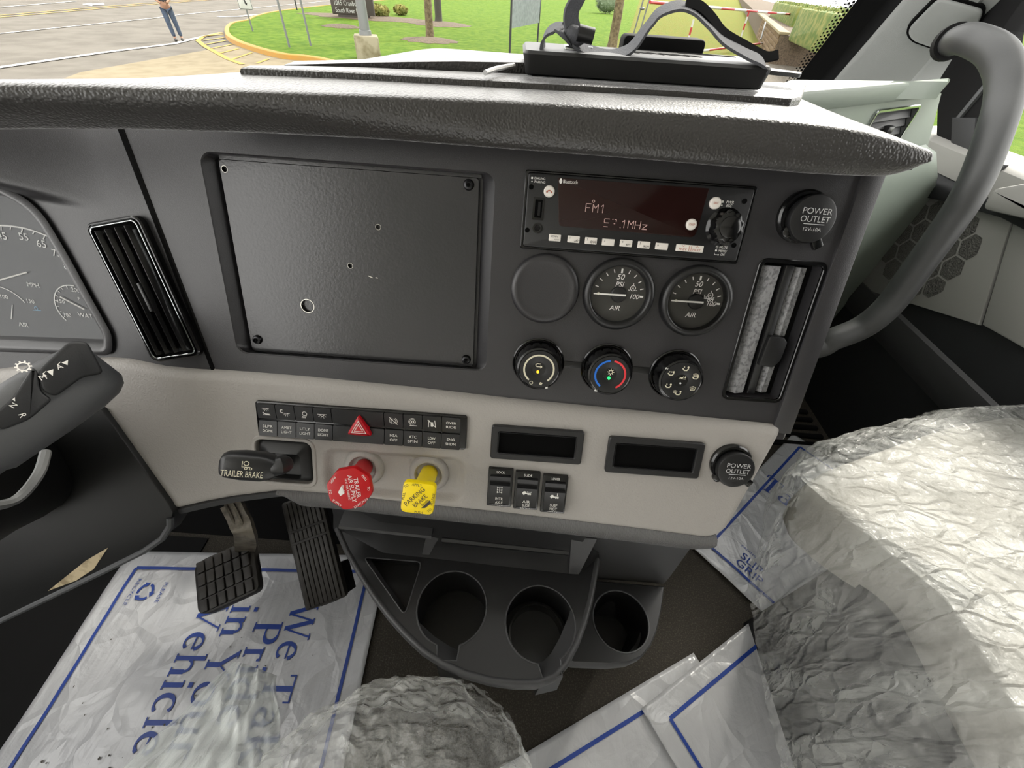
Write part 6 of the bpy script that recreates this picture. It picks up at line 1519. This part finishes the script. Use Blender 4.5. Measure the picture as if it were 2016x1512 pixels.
# retaining wall of blocks
wb0, wb1 = gp(1513, 126, LW), gp(1454, 0, LW); u = (wb1-wb0); u.z = 0; Lw = u.length; f = Fr(wb0, u, (0, 0, 1)); f = Fr(wb0, u, (0, 0, 1), f.n if f.n.x < 0 else -f.n)
wh = f.px(1601-25, 129-24)[1]; wh = max(.5, min(1.3, wh))
rw = thing('wall_retaining', 'low retaining wall of tan blocks with a pale cap', 'wall', wb0, kind='structure')
nc_ = 6; bh = wh/nc_; bl = .42; blk = None
for j in range(nc_):
    for i in range(min(40, int(Lw/bl))):
        x = i*bl+(.21 if j % 2 else 0)
        if blk is None: blk = MB().rbox(f, x+.006, x+bl-.006, j*bh+.005, (j+1)*bh-.005, -.2, 0, .01, .015, 2).build('block', 'block_tan', rw)
        else: c = blk.copy(); COL.objects.link(c); c.parent = rw; c.location = f.u*x+f.v*(j*bh)+f.n*(.012*math.sin(i*7+j*3))
MB().box(f, 0, Lw, 0, wh-.01, -.25, -.03).build('core', 'mulch', rw)
for i in range(min(40, int(Lw/.6))): MB().rbox(f, i*.6+.004, i*.6+.596, wh, wh+.09, -.36, .05, .01, .012, 2).build('cap_stone', 'cap_tan', rw)
struct(MB().box(f, -.0, Lw, 0, wh-.02, -7, -.22), 'terrace', 'mulch')
fm = f.off(.16); a, b = fm.px(1498, 78), fm.px(1507, 44)
MB().tube([fm.P(*a), fm.P(*b)], .04, 8).build('marker_post', 'galvanised', label='short pale marker post standing against the retaining wall', cat='post')
gv = [g2(*q, LW) for q in ((1440, 140), (1513, 122), (1600, 131), (1680, 128), (1800, 220), (1500, 220))]
struct(MB().prism(GF, gv, LW-.02, LW+.012), 'gravel_strip', 'gravel')
# hedges on the terrace
def hedge(px, zt, h, dpt, label, seed):
    P, Q = hz(*px[0], GZ+zt), hz(*px[1], GZ+zt); u = Q-P; u.z = 0; ff = Fr(P, u, (0, 0, 1)); n = ff.n if ff.n.y > 0 else -ff.n; ff = Fr(P, u, (0, 0, 1), n); L = u.length
    t = thing('hedge', label, 'hedge', (P+Q)/2, 'clipped hedges beyond the retaining wall')
    def surf(s, r): return None
    MB().rbox(ff, 0, L, -.05, h*.96, .04, dpt, .12, .1).build('inner_mass', 'hedge_leaf', t)
    rg = random.Random(seed); m = MB()
    for i in range(int(260*L*h)):
        if rg.random() < .62: p = ff.P(rg.uniform(0, L), rg.uniform(0, h), rg.gauss(.03, .03))
        else: p = ff.P(rg.uniform(0, L), h+rg.gauss(0, .03), rg.uniform(0, dpt))
        a = Vector((rg.gauss(0, 1), rg.gauss(0, 1), rg.gauss(0, 1))).normalized(); b = a.orthogonal().normalized(); s = .05*rg.uniform(.6, 1.4); m.add([p-a*s, p+b*s*.5, p+a*s, p-b*s*.5], [(0, 1, 2, 3)])
    m.build('foliage', 'hedge_leaf', t, recalc=False, smooth=0)
hedge(((1600, 82), (1720, 130)), wh, 1.05, 1.0, 'clipped green and tan hedge right of the barriers', 5)
hedge(((1545, 38), (1600, 62)), wh, 1.0, 1.2, 'clipped hedge behind the first barrier panel', 6)
# parked cars in the distance
def car(q, yaw, mat, label, z=.5):
    p = gp(*q, z); R = Matrix.Rotation(math.radians(yaw), 3, 'Z'); ff = Fr(p, R@Vector((1, 0, 0)), (0, 0, 1)); t = thing('parked_car', label, 'car', p, 'parked cars far off to the right')
    side = [(-2.2, .3), (-2.25, .75), (-1.9, .95), (-1.2, 1.02), (-.6, 1.45), (.8, 1.48), (1.6, 1.05), (2.2, .95), (2.3, .45), (2.2, .28)]
    MB().prism(ff, side, -.85, .85, .06, .06).build('body', mat, t)
    for c_ in (-.86, .86): MB().face(ff, [(-1.0, 1.04), (-.55, 1.38), (.75, 1.40), (1.35, 1.04)], c_).build('side_window', 'car_glass', t)
    MB().add([ff.P(-1.24, 1.04, -.7), ff.P(-1.24, 1.04, .7), ff.P(-.66, 1.43, .6), ff.P(-.66, 1.43, -.6)], [(0, 1, 2, 3)]).build('windscreen', 'car_glass', t)
    for x in (-1.4, 1.4):
        for c_ in (-.8, .8): w_ = Fr(ff.P(x, .32, c_), ff.u, ff.v, ff.n); MB().lathe(w_, 0, 0, [(.32, -.1), (.32, .1), (.18, .11)], 18).build('wheel', 'post_black', t)
car((1668, 22), 25, 'car_white', 'white parked car far off, nearest of the row'); car((1705, 12), 25, 'car_grey', 'grey parked car far off, in the middle of the row'); car((1640, 8), 20, 'car_white', 'white parked car far off, leftmost of the row')
# ---------------------------------------------------------------- pedestrian on the road
pp_ = gp(353, 81.5)
per = thing('person', 'person in a dark shirt and blue jeans walking on the road, hands together in front', 'person', pp_)
dcam = Vector((-pp_.x, -pp_.y, 0)).normalized(); rgt = Vector((-dcam.y, dcam.x, 0))
def J(a, b, c): return rgt*a+dcam*b+Vector((0, 0, c))     # a to the picture's right, b to the truck, c up
def skin(name, joints, edges, rads, mat, sub=2):
    me = bpy.data.meshes.new(name); me.from_pydata([j for j in joints], edges, []); ob = bpy.data.objects.new(name, me); COL.objects.link(ob); ob.parent = per
    md = ob.modifiers.new('k', 'SKIN'); me.skin_vertices.new() if not me.skin_vertices else None
    for i, r in enumerate(rads): me.skin_vertices[0].data[i].radius = r if isinstance(r, tuple) else (r, r)
    me.skin_vertices[0].data[0].use_root = True
    sb = ob.modifiers.new('u', 'SUBSURF'); sb.levels = sub; sb.render_levels = sub
    me.materials.append(MATS[mat]); me.polygons.foreach_set('use_smooth', [True]*len(me.polygons)); md.use_smooth_shade = True
    return ob
# one continuous body: pelvis, spine, head, arms, legs
Jn = [J(0, 0, .96), J(0, 0, 1.12), J(0, .01, 1.32), J(0, .01, 1.47), J(0, .02, 1.56), J(0, .03, 1.70),
      J(-.19, 0, 1.42), J(-.25, .0, 1.16), J(-.10, .20, 1.03), J(.19, 0, 1.42), J(.25, .0, 1.16), J(.08, .20, 1.04),
      J(-.09, 0, .90), J(-.10, .05, .50), J(-.09, .02, .09), J(-.10, .13, .04), J(.09, 0, .90), J(.11, -.02, .50), J(.12, -.06, .09), J(.13, .06, .04)]
En = [(0, 1), (1, 2), (2, 3), (3, 4), (4, 5), (3, 6), (6, 7), (7, 8), (3, 9), (9, 10), (10, 11), (0, 12), (12, 13), (13, 14), (14, 15), (0, 16), (16, 17), (17, 18), (18, 19)]
Rn = [(.145, .10), (.135, .09), (.15, .10), (.10, .075), .055, (.075, .09), .055, .042, .034, .055, .042, .034, .085, .062, .042, .035, .085, .062, .042, .035]
skin('body', Jn, En, Rn, 'skin')
skin('shirt', [J(0, 0, 1.0), J(0, 0, 1.15), J(0, .01, 1.32), J(0, .01, 1.45), J(-.18, 0, 1.42), J(-.235, 0, 1.24), J(.18, 0, 1.42), J(.235, 0, 1.24)], [(0, 1), (1, 2), (2, 3), (3, 4), (4, 5), (3, 6), (6, 7)], [(.175, .125), (.165, .118), (.18, .125), (.12, .09), .075, .066, .075, .066], 'shirt_dark')
skin('jeans', [J(0, 0, .98), J(-.09, 0, .88), J(-.10, .05, .50), J(-.09, .02, .12), J(.09, 0, .88), J(.11, -.02, .50), J(.12, -.06, .12)], [(0, 1), (1, 2), (2, 3), (0, 4), (4, 5), (5, 6)], [(.165, .12), .108, .08, .062, .108, .08, .062], 'denim')
for a, b in ((-.09, .02), (.12, -.06)):
    m = MB(); m.blob(Fr(pp_+J(a, b+.05, .05), rgt, dcam, (0, 0, 1)), 0, 0, 0, .055, .14, .05, 14, 8).build('shoe', 'shoe', per)
m = MB(); m.blob(Fr(pp_+J(0, .02, 1.74), rgt, dcam, (0, 0, 1)), 0, -.015, .02, .088, .105, .085, 14, 8).build('hair', 'hair', per)
for s_ in (-.032, .032): MB().blob(Fr(pp_+J(s_, .115, 1.70), rgt, dcam, (0, 0, 1)), 0, 0, 0, .012, .01, .008, 8, 6).build('eye', 'post_black', per)
MB().blob(Fr(pp_+J(0, .125, 1.665), rgt, dcam, (0, 0, 1)), 0, 0, 0, .014, .018, .024, 8, 6).build('nose', 'skin', per)
MB().blob(Fr(pp_+J(0, .112, 1.625), rgt, dcam, (0, 0, 1)), 0, 0, 0, .026, .008, .006, 8, 6).build('mouth', 'barrier_red', per)
for sd_, hx0 in ((-1, -.07), (1, .05)):
    for i in range(4):
        b_ = J(hx0-sd_*(.0), .21, 1.02+.018*i-.02); MB().tube([pp_+b_, pp_+b_+J(-sd_*.045, .03, -.015), pp_+b_+J(-sd_*.075, .02, -.05)], [.010, .009, .007], 6).build('finger', 'skin', per)
    b_ = J(hx0, .21, 1.06); MB().tube([pp_+b_, pp_+b_+J(-sd_*.02, .035, .03)], [.011, .008], 6).build('thumb', 'skin', per)
bpy.context.view_layer.update()
